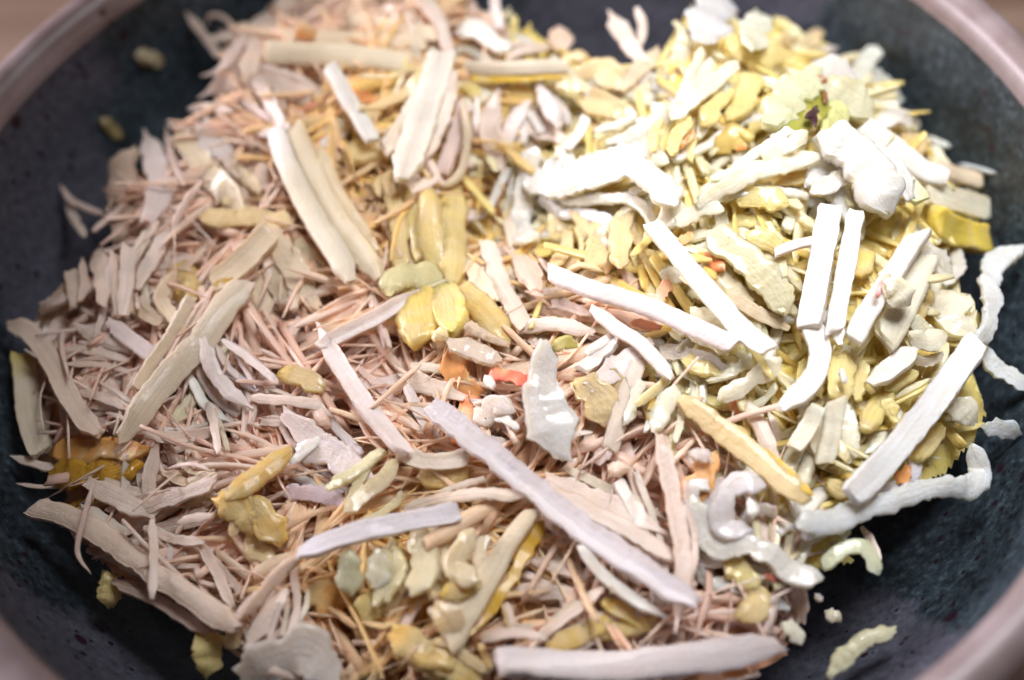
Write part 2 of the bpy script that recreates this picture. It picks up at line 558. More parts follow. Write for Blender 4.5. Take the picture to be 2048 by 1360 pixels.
def trace_points(tile, pts, lift, flat=0.85):
    if tile == 'F':
        P = [(float(x), float(y)) for x, y in pts]
        s = 1.0
    else:
        ox, oy = TILE[tile]
        s = 1 / 2.926
        P = [(ox + x * s, oy + y * s) for x, y in pts]
    d = np.array([hit(x, y, lift) for x, y in P])
    cum = np.concatenate([[0], np.cumsum([math.hypot(P[i + 1][0] - P[i][0], P[i + 1][1] - P[i][1]) for i in range(len(P) - 1)])])
    if len(P) >= 3:
        A = np.stack([cum, np.ones(len(P))], 1)
        k = np.linalg.lstsq(A, d, rcond=None)[0]
        fit = A @ k
        fit = fit - 0.6 * max(0.0, float((fit - d).max()))
        d = d * (1 - flat) + fit * flat
    W = np.array([_C + ray(*p) * t for p, t in zip(P, d)])
    return W, s * float(d.mean()) / FPX


def add(kind, tile, pts, w, label, col=None, lift=None, e=None, prof=None, th=None, tip0=None, tip1=None, twist=None, cup=0.0, jag=None,
        lump=None, nrm=None, tilt=0.0, edge=None, group=None, mat=None, mott=None, flat=0.85, parent=None, name=None):
    nm, cat, mt, tr, jg, jf, ends, c0, lf, lm, ns = KIND[kind]
    if col is not None and kind in 'yp' and name is None:
        q = 0.42 if kind == 'y' else 0.15
        col = tuple(np.asarray(col) * (1 - q) + np.asarray(CREAM) * q)
    rg = np.random.default_rng(zlib.crc32(repr((kind, tile, pts, w)).encode()))
    lf = lf if lift is None else lift
    W, sc = trace_points(tile, pts, lf * 0.00075, flat)
    wm = w * sc
    L = float(np.linalg.norm(np.diff(W, axis=0), axis=1).sum())
    tov = _C - W.mean(0)
    tov /= np.linalg.norm(tov)
    if nrm is None:
        nrm = tov * 0.62 + np.array([0, 0, 1.0]) * 0.38 + rg.normal(0, 0.13, 3) + np.cross(W[-1] - W[0], tov) / max(L, 1e-6) * tilt
    if kind == 'a' and jag is not None and jag > 0.2 and th is None:
        th = 1.5
    thm = (wm * tr if th is None else th * 0.001)
    thm = float(np.clip(thm, 0.0004, 0.0050))
    seg = int(np.clip(L / (0.00045 if kind in 'acf' else 0.0007), 10, 84))
    jfr = jf * max(0.4, L / 0.025)
    lump_m = (lm if lump is None else lump) * 0.001 * min(1.0, wm / 0.004)
    col = np.asarray(c0, float) if col is None else np.asarray(col, float) * (1.0 if col[2] > 0.7 else np.array((0.98, 0.94, 0.84)))
    if kind in 'rkg' and col[0] > 0.75 and 0.3 < col[2] < 0.68:
        col = col * 0.5 + np.array((0.93, 0.83, 0.72)) * 0.5
    if kind in 'yp' and max(col) > 0.5 and parent is None:
        col = col * (0.93 / max(col))
    V, F, C, UV = build_strip(W, wm, thm, nrm, rg, seg=seg, ns=ns, jag=jg if jag is None else jag, jfreq=jfr, e0=(e or ends)[0], e1=(e or ends)[1],
                              col=c0 if col is None else col, tip0=tip0, tip1=tip1, lump=lump_m, twist=(0.35 * rg.normal() if twist is None else twist), cup=cup, prof=prof, edge=edge, fray={'r': 1.0, 'g': 1.0, 'k': 0.45}.get(kind, 0.0), mott={'y': 0.66, 'p': 0.35}.get(kind, 0.0) if mott is None else mott)
    o = finish(name or nm, V, F, C, UV, mat or mt, parent)
    if parent is None:
        TRACED.append((kind, W, wm, np.asarray(c0 if col is None else col, float), label, L, np.asarray(nrm, float)))
        tag(o, label, cat, group)
        count_of[nm] = count_of.get(nm, 0) + 1
    elif label:
        o['label'] = label
    return o


def finish(name, V, F, C, UV, mat, parent=None):
    org = V.mean(0)
    org[2] = V[:, 2].min()
    if parent is not None:
        org = np.array(parent.location)
    ob = new_mesh(name, V - org, F, mat, None, C, UV)
    if name in ('root_shred', 'root_stick', 'root_flake', 'apple_flake', 'apple_shred', 'flesh'):
        ob.data.set_sharp_from_angle(angle=math.radians({'root_shred': 46, 'root_flake': 50}.get(name, 62)))
    ob.location = org
    if parent is not None:
        ob.location = (0, 0, 0)
        ob.parent = parent
    return ob


def peel_of(o, tile, pts, w, col, lift, label='yellow peel left on the flesh', **kw):
    return add('p', tile, pts, w, label, col=col, lift=lift, parent=o, name='peel', **kw)

# ------------------------------------------------------------------ shreds one can pick out, back left of the heap
add('r', '00', [(1085, 70), (1180, 190), (1290, 340)], 52, 'thin pointed shred jutting over the dark wall at upper left of heap', e=('point', 'taper'), lift=4)
add('h', '00', [(1200, 165), (1230, 95), (1300, 100), (1370, 155), (1460, 190)], 24, 'fine looped fibre curling above the heap at upper left', lift=4)
add('r', '00', [(1700, -30), (1600, 110), (1500, 270), (1440, 440)], 95, 'long tan stick leaning up to the top edge of the photo, upper left', col=ROOT, lift=6, e=('cut', 'taper'))
add('r', '00', [(1390, 200), (1360, 330), (1320, 460)], 100, 'short tan shred propped beside the leaning stick at upper left', col=ROOT, lift=3)
add('r', '00', [(1220, 230), (1340, 210), (1500, 150)], 45, 'small crossing shred behind the leaning stick at upper left', lift=2)
add('k', 'F', [(560, 48), (700, 42), (868, 66)], 30, 'rearmost of the parallel pale sticks lying at the back', col=CREAM, lift=3)
add('k', 'F', [(572, 75), (700, 78), (850, 88)], 30, 'middle one of the parallel pale sticks lying at the back', col=CREAM, lift=4)
add('k', 'F', [(537, 105), (680, 112), (818, 127)], 48, 'thick cream stick lying across, frontmost of the parallel sticks at the back', col=(0.86, 0.78, 0.52), lift=6)
add('p', '00', [(1740, 190), (1790, 185), (1835, 190)], 85, 'small orange peel spot on the parallel sticks at the back', col=ORA, lift=6.5)
add('g', '00', [(1195, 550), (1320, 490), (1560, 500), (1850, 560)], 130, 'leaf shaped pinkish flake pointing left over the dark wall', lift=3, e=('point', 'taper'), tilt=0.3)
add('r', '00', [(1110, 635), (1220, 620), (1350, 650)], 42, 'slim shred jutting left just under the leaf shaped flake', lift=2)
add('r', '00', [(1145, 640), (1160, 740), (1180, 865)], 28, 'thin upright sliver under the leaf shaped flake', lift=2)
add('r', '00', [(1470, 415), (1560, 560), (1665, 755)], 82, 'diagonal shred crossing in front of the leaf shaped flake', lift=5, e=('point', 'taper'))
add('p', '00', [(1990, 550), (1880, 590), (1740, 660)], 30, 'thin red peel line along the flesh near upper left', col=PINK, lift=4)
add('f', '00', [(1205, 690), (1250, 820), (1330, 930)], 170, 'ragged pale flake with torn top beside the dark wall, upper left', col=ROOTW, lift=2, e=('point', 'taper'))
add('a', '00', [(1040, 790), (1110, 880), (1250, 1050), (1420, 1230)], 135, 'cream shred with scalloped tip leaning down right, upper left', col=(0.85, 0.75, 0.58), lift=4, e=('round', 'taper'), lump=0.3)
add('h', '00', [(970, 740), (1000, 900), (1080, 1090)], 40, 'needle thin shred beside the scalloped cream shred', lift=4)
add('g', '00', [(860, 790), (905, 920), (950, 1090), (880, 1250)], 150, 'spear shaped pale flake standing at the left edge of heap', lift=3, col=ROOTW)
add('r', '00', [(722, 922), (715, 1100), (700, 1360)], 160, 'broad upright tan stick at the left edge of heap', lift=3, e=('cut', 'taper'), col=(0.76, 0.63, 0.55))
add('h', '00', [(350, 1080), (430, 1180), (650, 1275)], 38, 'fine fibre reaching out onto the dark left wall', lift=3)
add('r', '00', [(395, 1200), (430, 1270), (490, 1380)], 48, 'short stray shred standing alone against the left wall', lift=2)
add('k', 'F', [(552, 265), (580, 338), (625, 428), (672, 505), (700, 560)], 46, 'long cream blade lying diagonally left of centre', col=(0.90, 0.84, 0.66), lift=8, th=2.4, e=('cut', 'taper'), tip0=(0.90, 0.87, 0.84))
add('k', 'F', [(592, 258), (622, 335), (668, 420), (722, 500), (755, 552)], 42, 'cream blade lying close along the right of the long diagonal one', col=(0.90, 0.80, 0.52), lift=7, th=2.4, e=('cut', 'taper'))
add('k', 'F', [(640, 300), (672, 380), (712, 440), (750, 500)], 26, 'narrow yellowish blade outermost right of the two diagonal cream blades', col=(0.88, 0.72, 0.36), lift=5, e=('taper', 'taper'))
add('k', '00', [(1515, 790), (1600, 770), (1690, 740)], 60, 'white torn corner at the top of the long diagonal blade', col=ROOTW, lift=9, e=('point', 'cut'))
add('k', 'F', [(660, 135), (700, 205), (743, 278)], 33, 'short white stick standing out above the yellow hollow, upper left', col=WHITE, lift=11)
add('a', '00', [(1180, 1275), (1400, 1275), (1700, 1290)], 115, 'yellowish shred lying level left of the long diagonal blade', col=CREAM, lift=5, lump=0.3)
add('h', '00', [(1190, 1055), (1080, 1200), (1000, 1380)], 40, 'curved fibre arching down beside the scalloped shred', lift=6)
add('r', '00', [(1600, 950), (1500, 1080), (1430, 1180)], 120, 'tan flake in the shade left of the long diagonal blade', col=ROOTT, lift=3)
add('c', '00', [(800, 320), (870, 335), (945, 375)], 95, 'pale blurred crumb stuck on the dark wall at upper left', col=(0.55, 0.5, 0.38), lift=1.0)
add('c', '00', [(590, 700), (650, 755), (705, 800)], 75, 'yellowish crumb stuck low on the dark wall at left', col=(0.42, 0.36, 0.2), lift=1.0)
add('y', 'F', [(600, 250), (680, 245), (790, 240)], 45, 'yellow strip lying across behind the long diagonal blade', col=CREAM, lift=3)
add('y', 'F', [(620, 215), (720, 205), (800, 215)], 34, 'slim yellow strip under the short white stick at upper left', col=(0.84, 0.66, 0.34), lift=2)
add('y', 'F', [(690, 315), (760, 300), (830, 290)], 60, 'broad ochre strip left of the white leafy bundle', col=(0.84, 0.64, 0.26), lift=3)
add('p', 'F', [(700, 190), (740, 196), (780, 215)], 24, 'orange red peel sliver under the curling strand at the back', col=ORA, lift=4)

# ------------------------------------------------------------------ back centre
add('r', '10', [(440, -30), (560, 110), (600, 180), (650, 330)], 68, 'long shred bending down from the top edge, back centre', lift=7)
add('r', '10', [(480, 0), (560, -20), (640, -60)], 60, 'pale shred cut by the top edge beside the bending shred', lift=4)
add('k', '10', [(900, -40), (915, 70), (935, 165)], 62, 'blurred straight stick pointing up at the back centre', lift=6)
add('r', '10', [(250, 90), (290, 40), (330, 110)], 40, 'tiny forked shred behind the parallel sticks', lift=4)
add('f', '10', [(740, 95), (850, 130), (970, 220)], 120, 'tan flake behind the wet white cluster at the back', col=ROOT, lift=3)
add('a', '10', [(680, 190), (790, 180), (900, 250), (980, 290)], 105, 'wet white lumpy shred at the back centre', col=WHITE, lift=5)
y1 = add('k', '10', [(750, 405), (1000, 402), (1310, 390)], 88, 'level pale stick at the back with yellow underside', col=(0.87, 0.83, 0.68), lift=9)
peel_of(y1, '10', [(770, 455), (1000, 462), (1330, 440)], 44, YEL, 7.5, 'yellow underside')
add('a', '10', [(1300, 370), (1370, 330), (1440, 330)], 75, 'small lumpy bit at the right end of the level pale stick', col=CREAM, lift=5)
add('r', '10', [(1000, 330), (1100, 290), (1200, 280)], 60, 'pale shred peeking over the level stick at the back', lift=5)
add('a', '10', [(560, 300), (520, 390), (450, 470), (370, 545), (250, 612), (110, 632)], 72, 'twisted strand with greenish white tip curling left at the back', col=CREAM, tip0=(0.80, 0.86, 0.66), lift=11, e=('cut', 'point'), lump=0.15, twist=1.6, jag=0.1)
add('f', '10', [(600, 320), (530, 560), (450, 800), (365, 1040)], 175, 'large white leafy shred hanging down in back centre', col=(0.87, 0.82, 0.72), lift=12, e=('cut', 'taper'), th=2.4, lump=0.1, jag=0.1)
add('r', '10', [(430, 620), (395, 700), (385, 780)], 75, 'small white lobe on the left of the large leafy shred', col=ROOTW, lift=10)
add('r', '10', [(650, 480), (600, 660), (470, 920)], 125, 'second pale blade beside the large leafy shred', col=ROOT, lift=9)
add('h', '10', [(715, 560), (745, 800), (700, 1020), (600, 1085), (540, 1010)], 52, 'hooked thin strand curling under the leafy bundle', col=(0.84, 0.74, 0.6), lift=10)
add('r', '10', [(520, 930), (560, 1045), (440, 1115)], 45, 'small bent shred at the foot of the leafy bundle', lift=9)
add('r', '10', [(800, 590), (795, 680), (790, 760)], 46, 'small pointed white shred right of the leafy bundle', col=ROOTW, lift=8, e=('taper', 'point'))
add('r', '10', [(1175, 530), (1230, 640), (1262, 725)], 85, 'shiny pointed pale shred below the level stick', col=ROOTW, lift=9, e=('taper', 'point'))
add('k', '10', [(1440, 690), (1400, 780), (1330, 870)], 66, 'short white stick slanting above the thick white arch', col=WHITE, lift=10)
add('f', '10', [(1260, 490), (1340, 490), (1440, 520)], 70, 'yellowish flake just below the right end of level stick', col=CREAM, lift=7)
add('g', '10', [(1030, 660), (1150, 740), (1280, 810)], 125, 'tan flake leaning in the hollow at back centre', lift=4)
add('r', '10', [(900, 600), (880, 760), (940, 910)], 135, 'broad tan shred beside the dark hollow, back centre', lift=5)
add('r', '10', [(930, 880), (960, 960), (1000, 1060)], 90, 'lower tan shred dropping into the dark hollow', lift=2)
add('f', '10', [(1285, 165), (1290, 230), (1300, 290)], 135, 'rounded pale flake blurred against the dark back wall', col=ROOT, lift=5, e=('round', 'taper'))
add('g', '10', [(1590, 85), (1670, 220), (1760, 350)], 110, 'leaf shaped pinkish shred standing against the dark back wall', lift=5, e=('point', 'taper'))
add('r', '10', [(1850, 310), (1740, 410), (1650, 510)], 95, 'blurred greyish shred lying at the back right of heap', lift=4, col=CREAM)
add('r', '10', [(1740, 60), (1770, 150), (1760, 250)], 50, 'thin dim shred on the back wall beside the leaf shaped shred', lift=2)
add('a', '10', [(1420, 600), (1560, 640), (1710, 690)], 110, 'soft blurred apple shred at the back right of centre', col=CREAM, lift=4)
add('a', '10', [(1400, 420), (1520, 430), (1640, 500)], 110, 'dull cream apple shred at the back near the wall', col=CREAM, lift=3)
add('a', '10', [(1150, 870), (1110, 990), (1075, 1130), (1040, 1330)], 125, 'left leg of the thick white arch right of centre', col=WHITE, lift=9)
add('a', '10', [(1090, 1010), (1250, 1090), (1450, 1040), (1700, 985), (1850, 1050), (1960, 1180)], 150, 'thick lumpy white arch shred right of centre', col=WHITE, lift=11)
add('a', '10', [(1270, 870), (1340, 960), (1370, 1060)], 62, 'small white knob rising from the thick white arch', col=WHITE, lift=12)
add('a', '10', [(1960, 1150), (1930, 1240), (1870, 1340)], 130, 'right leg of the thick white arch', col=APPW, lift=8)
add('a', '10', [(1830, 610), (1870, 690), (1740, 790), (1640, 840)], 110, 'lumpy white shred right of the short slanting stick', col=WHITE, lift=9)
add('a', '10', [(1640, 870), (1780, 890), (1900, 950)], 110, 'translucent pale shred above the right of the arch', col=APPW, lift=7)
add('a', '10', [(2040, 690), (1970, 790), (1940, 900)], 85, 'upright cream strip beside orange peel, right of the arch', col=APPLE, lift=9)
add('p', '10', [(2048, 760), (2010, 810), (1995, 860)], 60, 'orange peel sliver above the right of the arch', col=ORA, lift=8)
add('y', 'F', [(852, 380), (862, 470), (880, 560)], 56, 'left of the two thick yellow sticks standing at centre', col=(0.86, 0.72, 0.24), lift=6, th=4)
add('y', 'F', [(905, 378), (905, 480), (908, 572)], 60, 'right of the two thick yellow sticks standing at centre', col=(0.86, 0.72, 0.26), lift=6, th=4)
add('y', 'F', [(785, 358), (795, 450), (803, 545)], 36, 'slim yellow stick left of the two thick ones', col=(0.84, 0.72, 0.36), lift=5)
add('y', 'F', [(820, 370), (826, 450), (835, 520)], 24, 'narrow bright yellow stick wedged left of the thick ones', col=YEL, lift=4)
add('p', '10', [(990, 1070), (950, 1180), (930, 1300)], 100, 'soft orange peel patch in the hollow left of the arch', col=ORA, lift=4)
add('a', '10', [(1290, 1180), (1290, 1290), (1300, 1390)], 95, 'first stub hanging below the thick white arch', col=CREAM, lift=5)
add('a', '10', [(1410, 1170), (1430, 1280), (1460, 1420)], 115, 'second stub hanging below the thick white arch', col=CREAM, lift=5)
add('a', '10', [(1660, 1250), (1640, 1380), (1640, 1560)], 120, 'long pale stub standing below the right of the arch', col=CREAM, lift=5, e=('cut', 'round'))
add('y', '10', [(1530, 1110), (1620, 1140), (1760, 1180)], 75, 'yellow shred tucked right under the arch', col=YEL, lift=4)
add('y', '10', [(980, 520), (1060, 560), (1160, 610)], 130, 'deep yellow chunk in the hollow below the level stick', col=YEL, lift=3)
add('y', '10', [(740, 490), (770, 520), (800, 570)], 80, 'small yellow green chunk left end under the level stick', col=GRN, lift=5)
add('a', '10', [(340, 1000), (290, 1040), (300, 1140)], 70, 'narrow cream shred beside the slim yellow stick', col=CREAM, lift=6)

# ------------------------------------------------------------------ back right, the bright apple heap
add('f', '20', [(265, -40), (225, 90), (170, 230)], 230, 'broad bluish translucent blade cut by the top edge', col=(0.80, 0.82, 0.84), lift=10, e=('taper', 'taper'), th=1.2)
add('f', '20', [(480, 60), (480, 160), (430, 270)], 170, 'white triangular flake pointing up at the back right', col=(0.84, 0.87, 0.72), lift=9, e=('point', 'taper'))
add('a', '20', [(370, 370), (250, 470), (120, 580), (0, 690)], 92, 'shiny pale strip slanting down left at the back right', col=APPW, lift=10)
add('f', '20', [(340, 250), (470, 290), (640, 340)], 200, 'wide translucent yellowish flake behind the apple core', col=APPLE, lift=6)
add('a', '20', [(340, 520), (260, 600), (170, 720)], 110, 'yellow juicy shred beneath the shiny slanting strip', col=APPLE, lift=6)
add('a', '20', [(480, 440), (420, 560), (330, 690)], 150, 'broad honey coloured shred left of the apple core', col=APPLE, lift=5)
add('f', '20', [(640, 240), (740, 280), (850, 170)], 110, 'dull yellow flake with upturned tip at the back right', col=CREAM, lift=5)
add('f', '20', [(830, 330), (880, 300), (940, 265)], 70, 'small lavender tip blurred against the spotted wall', col=ROOTW, lift=4)
core = bpy.data.objects.new('apple_core_piece', None)
core.location = tuple(_C + ray(1348 + 830 / 2.926, 660 / 2.926) * hit(1348 + 830 / 2.926, 660 / 2.926, 0.004))
COL.objects.link(core)
bpy.context.view_layer.update()
tag(core, 'apple core piece with green calyx and dark brown stem bits', 'apple core')
add('f', '20', [(820, 430), (690, 560), (560, 730)], 205, 'white green flesh left of the calyx', col=(0.82, 0.87, 0.64), lift=11, parent=core, name='flesh', th=3.0, e=('taper', 'taper'))
add('f', '20', [(900, 470), (1010, 560), (1130, 640)], 200, 'white flesh right of the calyx', col=(0.86, 0.87, 0.68), lift=11, parent=core, name='flesh', th=3.0)
add('f', '20', [(930, 590), (960, 680), (880, 770)], 110, 'green tinted flesh below the calyx', col=(0.80, 0.84, 0.42), lift=10, parent=core, name='flesh', th=2.4)
add('p', '20', [(860, 560), (800, 660), (670, 790)], 150, 'yellow green calyx cup', col=(0.40, 0.42, 0.08), lift=8, parent=core, name='calyx')
add('h', '20', [(835, 620), (815, 670), (830, 740)], 38, 'dark stem bit', col=(0.07, 0.03, 0.04), lift=11.5, parent=core, name='stem')
add('h', '20', [(770, 690), (810, 660), (850, 650)], 38, 'dark stem bit', col=(0.08, 0.04, 0.05), lift=11.5, parent=core, name='stem')
add('h', '20', [(880, 530), (885, 570), (885, 610)], 30, 'brown sepal', col=(0.30, 0.14, 0.06), lift=11.5, parent=core, name='sepal')
add('p', '20', [(830, 450), (855, 470), (890, 470)], 44, 'orange brown skin tip', col=(0.60, 0.22, 0.08), lift=12.5, parent=core, name='skin')
add('f', '20', [(1160, 280), (1120, 380), (1050, 470)], 120, 'greenish white flake standing up by the right wall', col=(0.84, 0.87, 0.76), lift=6, e=('taper', 'taper'))
add('f', '20', [(820, 400), (920, 385), (1050, 460)], 120, 'lavender white flake behind the apple core', col=(0.84, 0.84, 0.86), lift=8)
add('f', '20', [(1080, 440), (1190, 480), (1320, 590)], 130, 'translucent grey flake against the right wall behind the core', col=(0.80, 0.84, 0.80), lift=4)
add('k', '20', [(1180, 560), (1240, 610), (1290, 690)], 110, 'thick cream stub right of the apple core', col=APPW, lift=7)
add('k', '20', [(1190, 740), (1310, 690), (1410, 750)], 105, 'square white slice end jutting right of the apple core', col=WHITE, lift=8, e=('taper', 'cut'))
add('a', '20', [(1330, 800), (1390, 850), (1450, 900)], 100, 'shaded greenish stub by the right wall', col=CREAM, lift=3)
add('a', '20', [(860, 800), (1000, 880), (1150, 1010), (1250, 1230)], 255, 'largest glaring white chunk at the right of heap', col=(0.9, 0.9, 0.86), lift=13, th=5, lump=0.5, jag=0.12)
add('a', '20', [(1030, 1010), (910, 1065), (815, 1125)], 115, 'white arm reaching left from the glaring white chunk', col=WHITE, lift=12, e=('round', 'round'))
add('k', '20', [(1120, 740), (1300, 880), (1450, 1000), (1580, 1040)], 130, 'white stick slanting down right with ragged end by the wall', col=WHITE, lift=11)
add('k', '20', [(1080, 790), (1270, 970), (1440, 1170)], 105, 'white stick with greenish cut end beside the glaring chunk', col=WHITE, tip1=(0.78, 0.84, 0.50), lift=12)
add('k', '20', [(1490, 1130), (1650, 1170), (1820, 1220)], 140, 'fat white stick end poking out to the right wall', col=APPW, lift=9)
add('k', '20', [(1560, 1000), (1680, 1030), (1800, 1070)], 100, 'dim cream stick behind the fat white end at right wall', col=CREAM, lift=4)
add('p', 'F', [(1870, 440), (1915, 465), (1968, 480)], 62, 'yellow green peel block at the right edge of heap', col=(0.62, 0.52, 0.04), lift=7, th=4, e=('cut', 'cut'), lump=0.05, jag=0.06)
add('a', '20', [(860, 915), (650, 955), (450, 1020), (140, 1190)], 105, 'long pale shred sweeping left below the apple core', col=APPW, lift=11, e=('taper', 'taper'))
add('a', '20', [(-10, 1310), (140, 1240), (280, 1225)], 85, 'short pale shred at the left end of long sweeping shred', col=APPW, lift=9)
add('a', '20', [(640, 790), (590, 860), (540, 960)], 130, 'translucent shred standing below the apple core', col=APPW, lift=10)
add('a', '20', [(770, 770), (710, 830), (650, 890)], 80, 'small pale sliver just under the calyx', col=APPW, lift=12)
add('a', '20', [(250, 880), (330, 820), (430, 780)], 150, 'honey yellow chunk in the hollow left below the core', col=(0.85, 0.66, 0.22), lift=4)
add('p', '20', [(110, 760), (85, 800), (55, 850)], 62, 'orange peel dash in the hollow left of the core', col=ORA, lift=8)
add('p', '20', [(430, 855), (400, 860), (370, 880)], 34, 'tiny orange peel bit above the long sweeping shred', col=ORA, lift=8)
add('a', '20', [(330, 1130), (480, 1140), (650, 1180)], 140, 'yellow shred under the long sweeping shred', col=APPLE, lift=6)
add('y', '20', [(600, 1060), (720, 1040), (830, 1030)], 90, 'yellow strip in the gap under the long sweeping shred', col=YEL, lift=5)
add('f', '20', [(60, 190), (40, 300), (-20, 420)], 100, 'pale flake under the bluish translucent blade', col=APPW, lift=7)
add('f', '20', [(200, 230), (150, 330), (90, 430)], 110, 'yellow flake under the bluish translucent blade', col=APPLE, lift=6)
add('h', '20', [(1660, 960), (1770, 985), (1890, 1015)], 30, 'clear wet sliver lying on the right wall', col=(0.75, 0.8, 0.82), lift=1.5)
add('h', '20', [(1480, 800), (1560, 840), (1620, 860)], 40, 'small wet scrap on the right wall', col=(0.75, 0.78, 0.72), lift=1.2)
add('k', 'F', [(1661, 415), (1641, 530), (1618, 650)], 50, 'left of two tall white sticks standing together at right', col=(0.9, 0.9, 0.87), lift=14)
add('k', 'F', [(1712, 425), (1692, 540), (1668, 660)], 36, 'right of two tall white sticks standing together at right', col=(0.9, 0.9, 0.87), lift=13)

# ------------------------------------------------------------------ middle left, the root tangle
add('k', '01', [(1580, 40), (1480, 150), (1380, 250), (1260, 335)], 150, 'thick pale stick slanting down left from the long diagonal blade', col=CREAM, lift=7)
big = add('r', '01', [(1400, 370), (1310, 490), (1180, 690), (1000, 860), (860, 1050), (740, 1210)], 165, 'long broad cream strip running down left in the tangle', col=(0.85, 0.74, 0.54), lift=6, e=('cut', 'taper'), th=2.6, jag=0.08)
peel_of(big, '01', [(1255, 350), (1350, 345), (1445, 365)], 62, OCH, 7, 'yellow peel across the upper end')
add('y', '01', [(1075, 225), (1065, 330), (1130, 440)], 185, 'hollow yellow chunk in the tangle at left', col=(0.80, 0.52, 0.05), lift=2)
add('r', '01', [(1010, 300), (945, 420), (1000, 520), (1070, 600)], 88, 'cream shred bent round the hollow yellow chunk', col=CREAM, lift=5)
add('r', '01', [(1620, 80), (1710, 250), (1830, 440)], 155, 'wide cream shred below the long diagonal blade, left of centre', col=CREAM, lift=4)
add('r', '01', [(1550, 180), (1650, 330), (1790, 470)], 100, 'tan shred beside the wide cream shred, left of centre', col=ROOT, lift=3)
add('r', '01', [(440, 330), (370, 440), (270, 610)], 105, 'upper of two tan shreds leaning at far left edge', col=(0.74, 0.6, 0.5), lift=5)
add('r', '01', [(420, 430), (350, 560), (260, 700)], 70, 'lower of two tan shreds leaning at far left edge', lift=4)
add('k', '01', [(75, 590), (170, 620), (280, 760), (380, 960), (480, 1120), (570, 1210)], 120, 'thick curved stick at far left bending down right', col=ROOT, lift=6, e=('taper', 'taper'), flat=0.7)
add('k', '01', [(130, 770), (155, 950), (185, 1150), (240, 1320)], 145, 'upright stick with yellow top at far left edge', col=(0.80, 0.76, 0.58), tip0=(0.70, 0.60, 0.20), lift=4)
add('k', '01', [(645, 575), (780, 680), (950, 805)], 98, 'pale stick pointing down right in the left tangle', col=ROOTW, lift=6, e=('taper', 'taper'))
add('r', '01', [(575, 165), (610, 330), (600, 430)], 118, 'tan upright shred in the left tangle', col=ROOTT, lift=4)
add('r', '01', [(755, 140), (745, 330), (720, 515)], 88, 'straight upright shred right of tan one in left tangle', lift=5, e=('cut', 'cut'))
add('r', '01', [(980, 0), (900, 180), (810, 350)], 90, 'slanting tan shred right of the straight upright one', lift=4)
add('r', '01', [(470, 600), (590, 670), (720, 720)], 92, 'greyish shred crossing a dark gap in the left tangle', lift=4)
add('r', '01', [(390, 720), (560, 740), (740, 790)], 48, 'thin level shred over the dark gap at far left', lift=4)
add('r', '01', [(400, 812), (600, 820), (740, 855)], 34, 'thinnest level shred over the dark gap at far left', lift=4)
add('h', '01', [(375, 590), (360, 720), (405, 900)], 26, 'hair thin fibre hanging at far left', lift=6)
add('r', '01', [(620, 460), (590, 550), (560, 640)], 42, 'narrow upright shred over the dark gap at left', lift=5)
add('h', '01', [(440, 470), (510, 510), (580, 550)], 34, 'slim fibre bridging the dark gap at left', lift=3)
add('r', '01', [(1190, 690), (1250, 850), (1340, 970), (1460, 1060)], 88, 'pale shred lying across the long broad cream strip', col=ROOTW, lift=8, e=('taper', 'point'))
add('r', '01', [(1310, 680), (1440, 770), (1530, 840), (1615, 910)], 46, 'slim glinting shred with bright tip, left of centre', col=ROOTW, lift=8)
add('y', '01', [(1640, 870), (1760, 890), (1890, 960)], 120, 'small yellow edged chip left of centre', col=CREAM, tip0=YEL, lift=4)
add('k', 'F', [(638, 650), (668, 712), (720, 795), (785, 880), (815, 905)], 38, 'slender white stick with pointed tip slanting down at left of centre', col=ROOTW, lift=9, e=('point', 'taper'))
add('r', '01', [(1480, 1010), (1700, 1030), (1850, 1055), (1925, 1115)], 60, 'thin shred with hooked pointed tip left of centre', lift=6, e=('taper', 'point'))
add('r', '01', [(870, 1230), (1000, 1245), (1260, 1205)], 72, 'pinkish level shred below the long broad strip', lift=5)
add('r', '01', [(1215, 1045), (1250, 1160), (1280, 1320)], 50, 'short upright shred below the long broad strip', lift=6)
add('r', 'F', [(582, 838), (640, 885), (720, 940)], 52, 'pale lumpy shred slanting right below the hooked tip', col=ROOTW, lift=7)
add('k', 'F', [(652, 868), (622, 893), (582, 925)], 19, 'short bright sliver beside orange peel, lower left of centre', col=WHITE, lift=10, e=('point', 'taper'))
add('p', 'F', [(108, 905), (190, 900), (285, 902)], 52, 'orange peel chunk at the far left edge of heap', col=(0.76, 0.36, 0.08), lift=6)
add('a', 'F', [(110, 945), (200, 950), (275, 928)], 60, 'ochre pulp under the orange chunk at far left', col=OCH, lift=4)
add('r', '01', [(480, 980), (600, 1010), (740, 1070)], 60, 'dim shred between the curved stick and broad strip', lift=4)
add('r', '01', [(500, 1060), (640, 1060), (760, 1040)], 50, 'dim pinkish shred crossing behind the curved stick', lift=3)
add('r', '01', [(380, 1200), (480, 1220), (560, 1250)], 70, 'stubby shred under the curved stick at far left', lift=4)

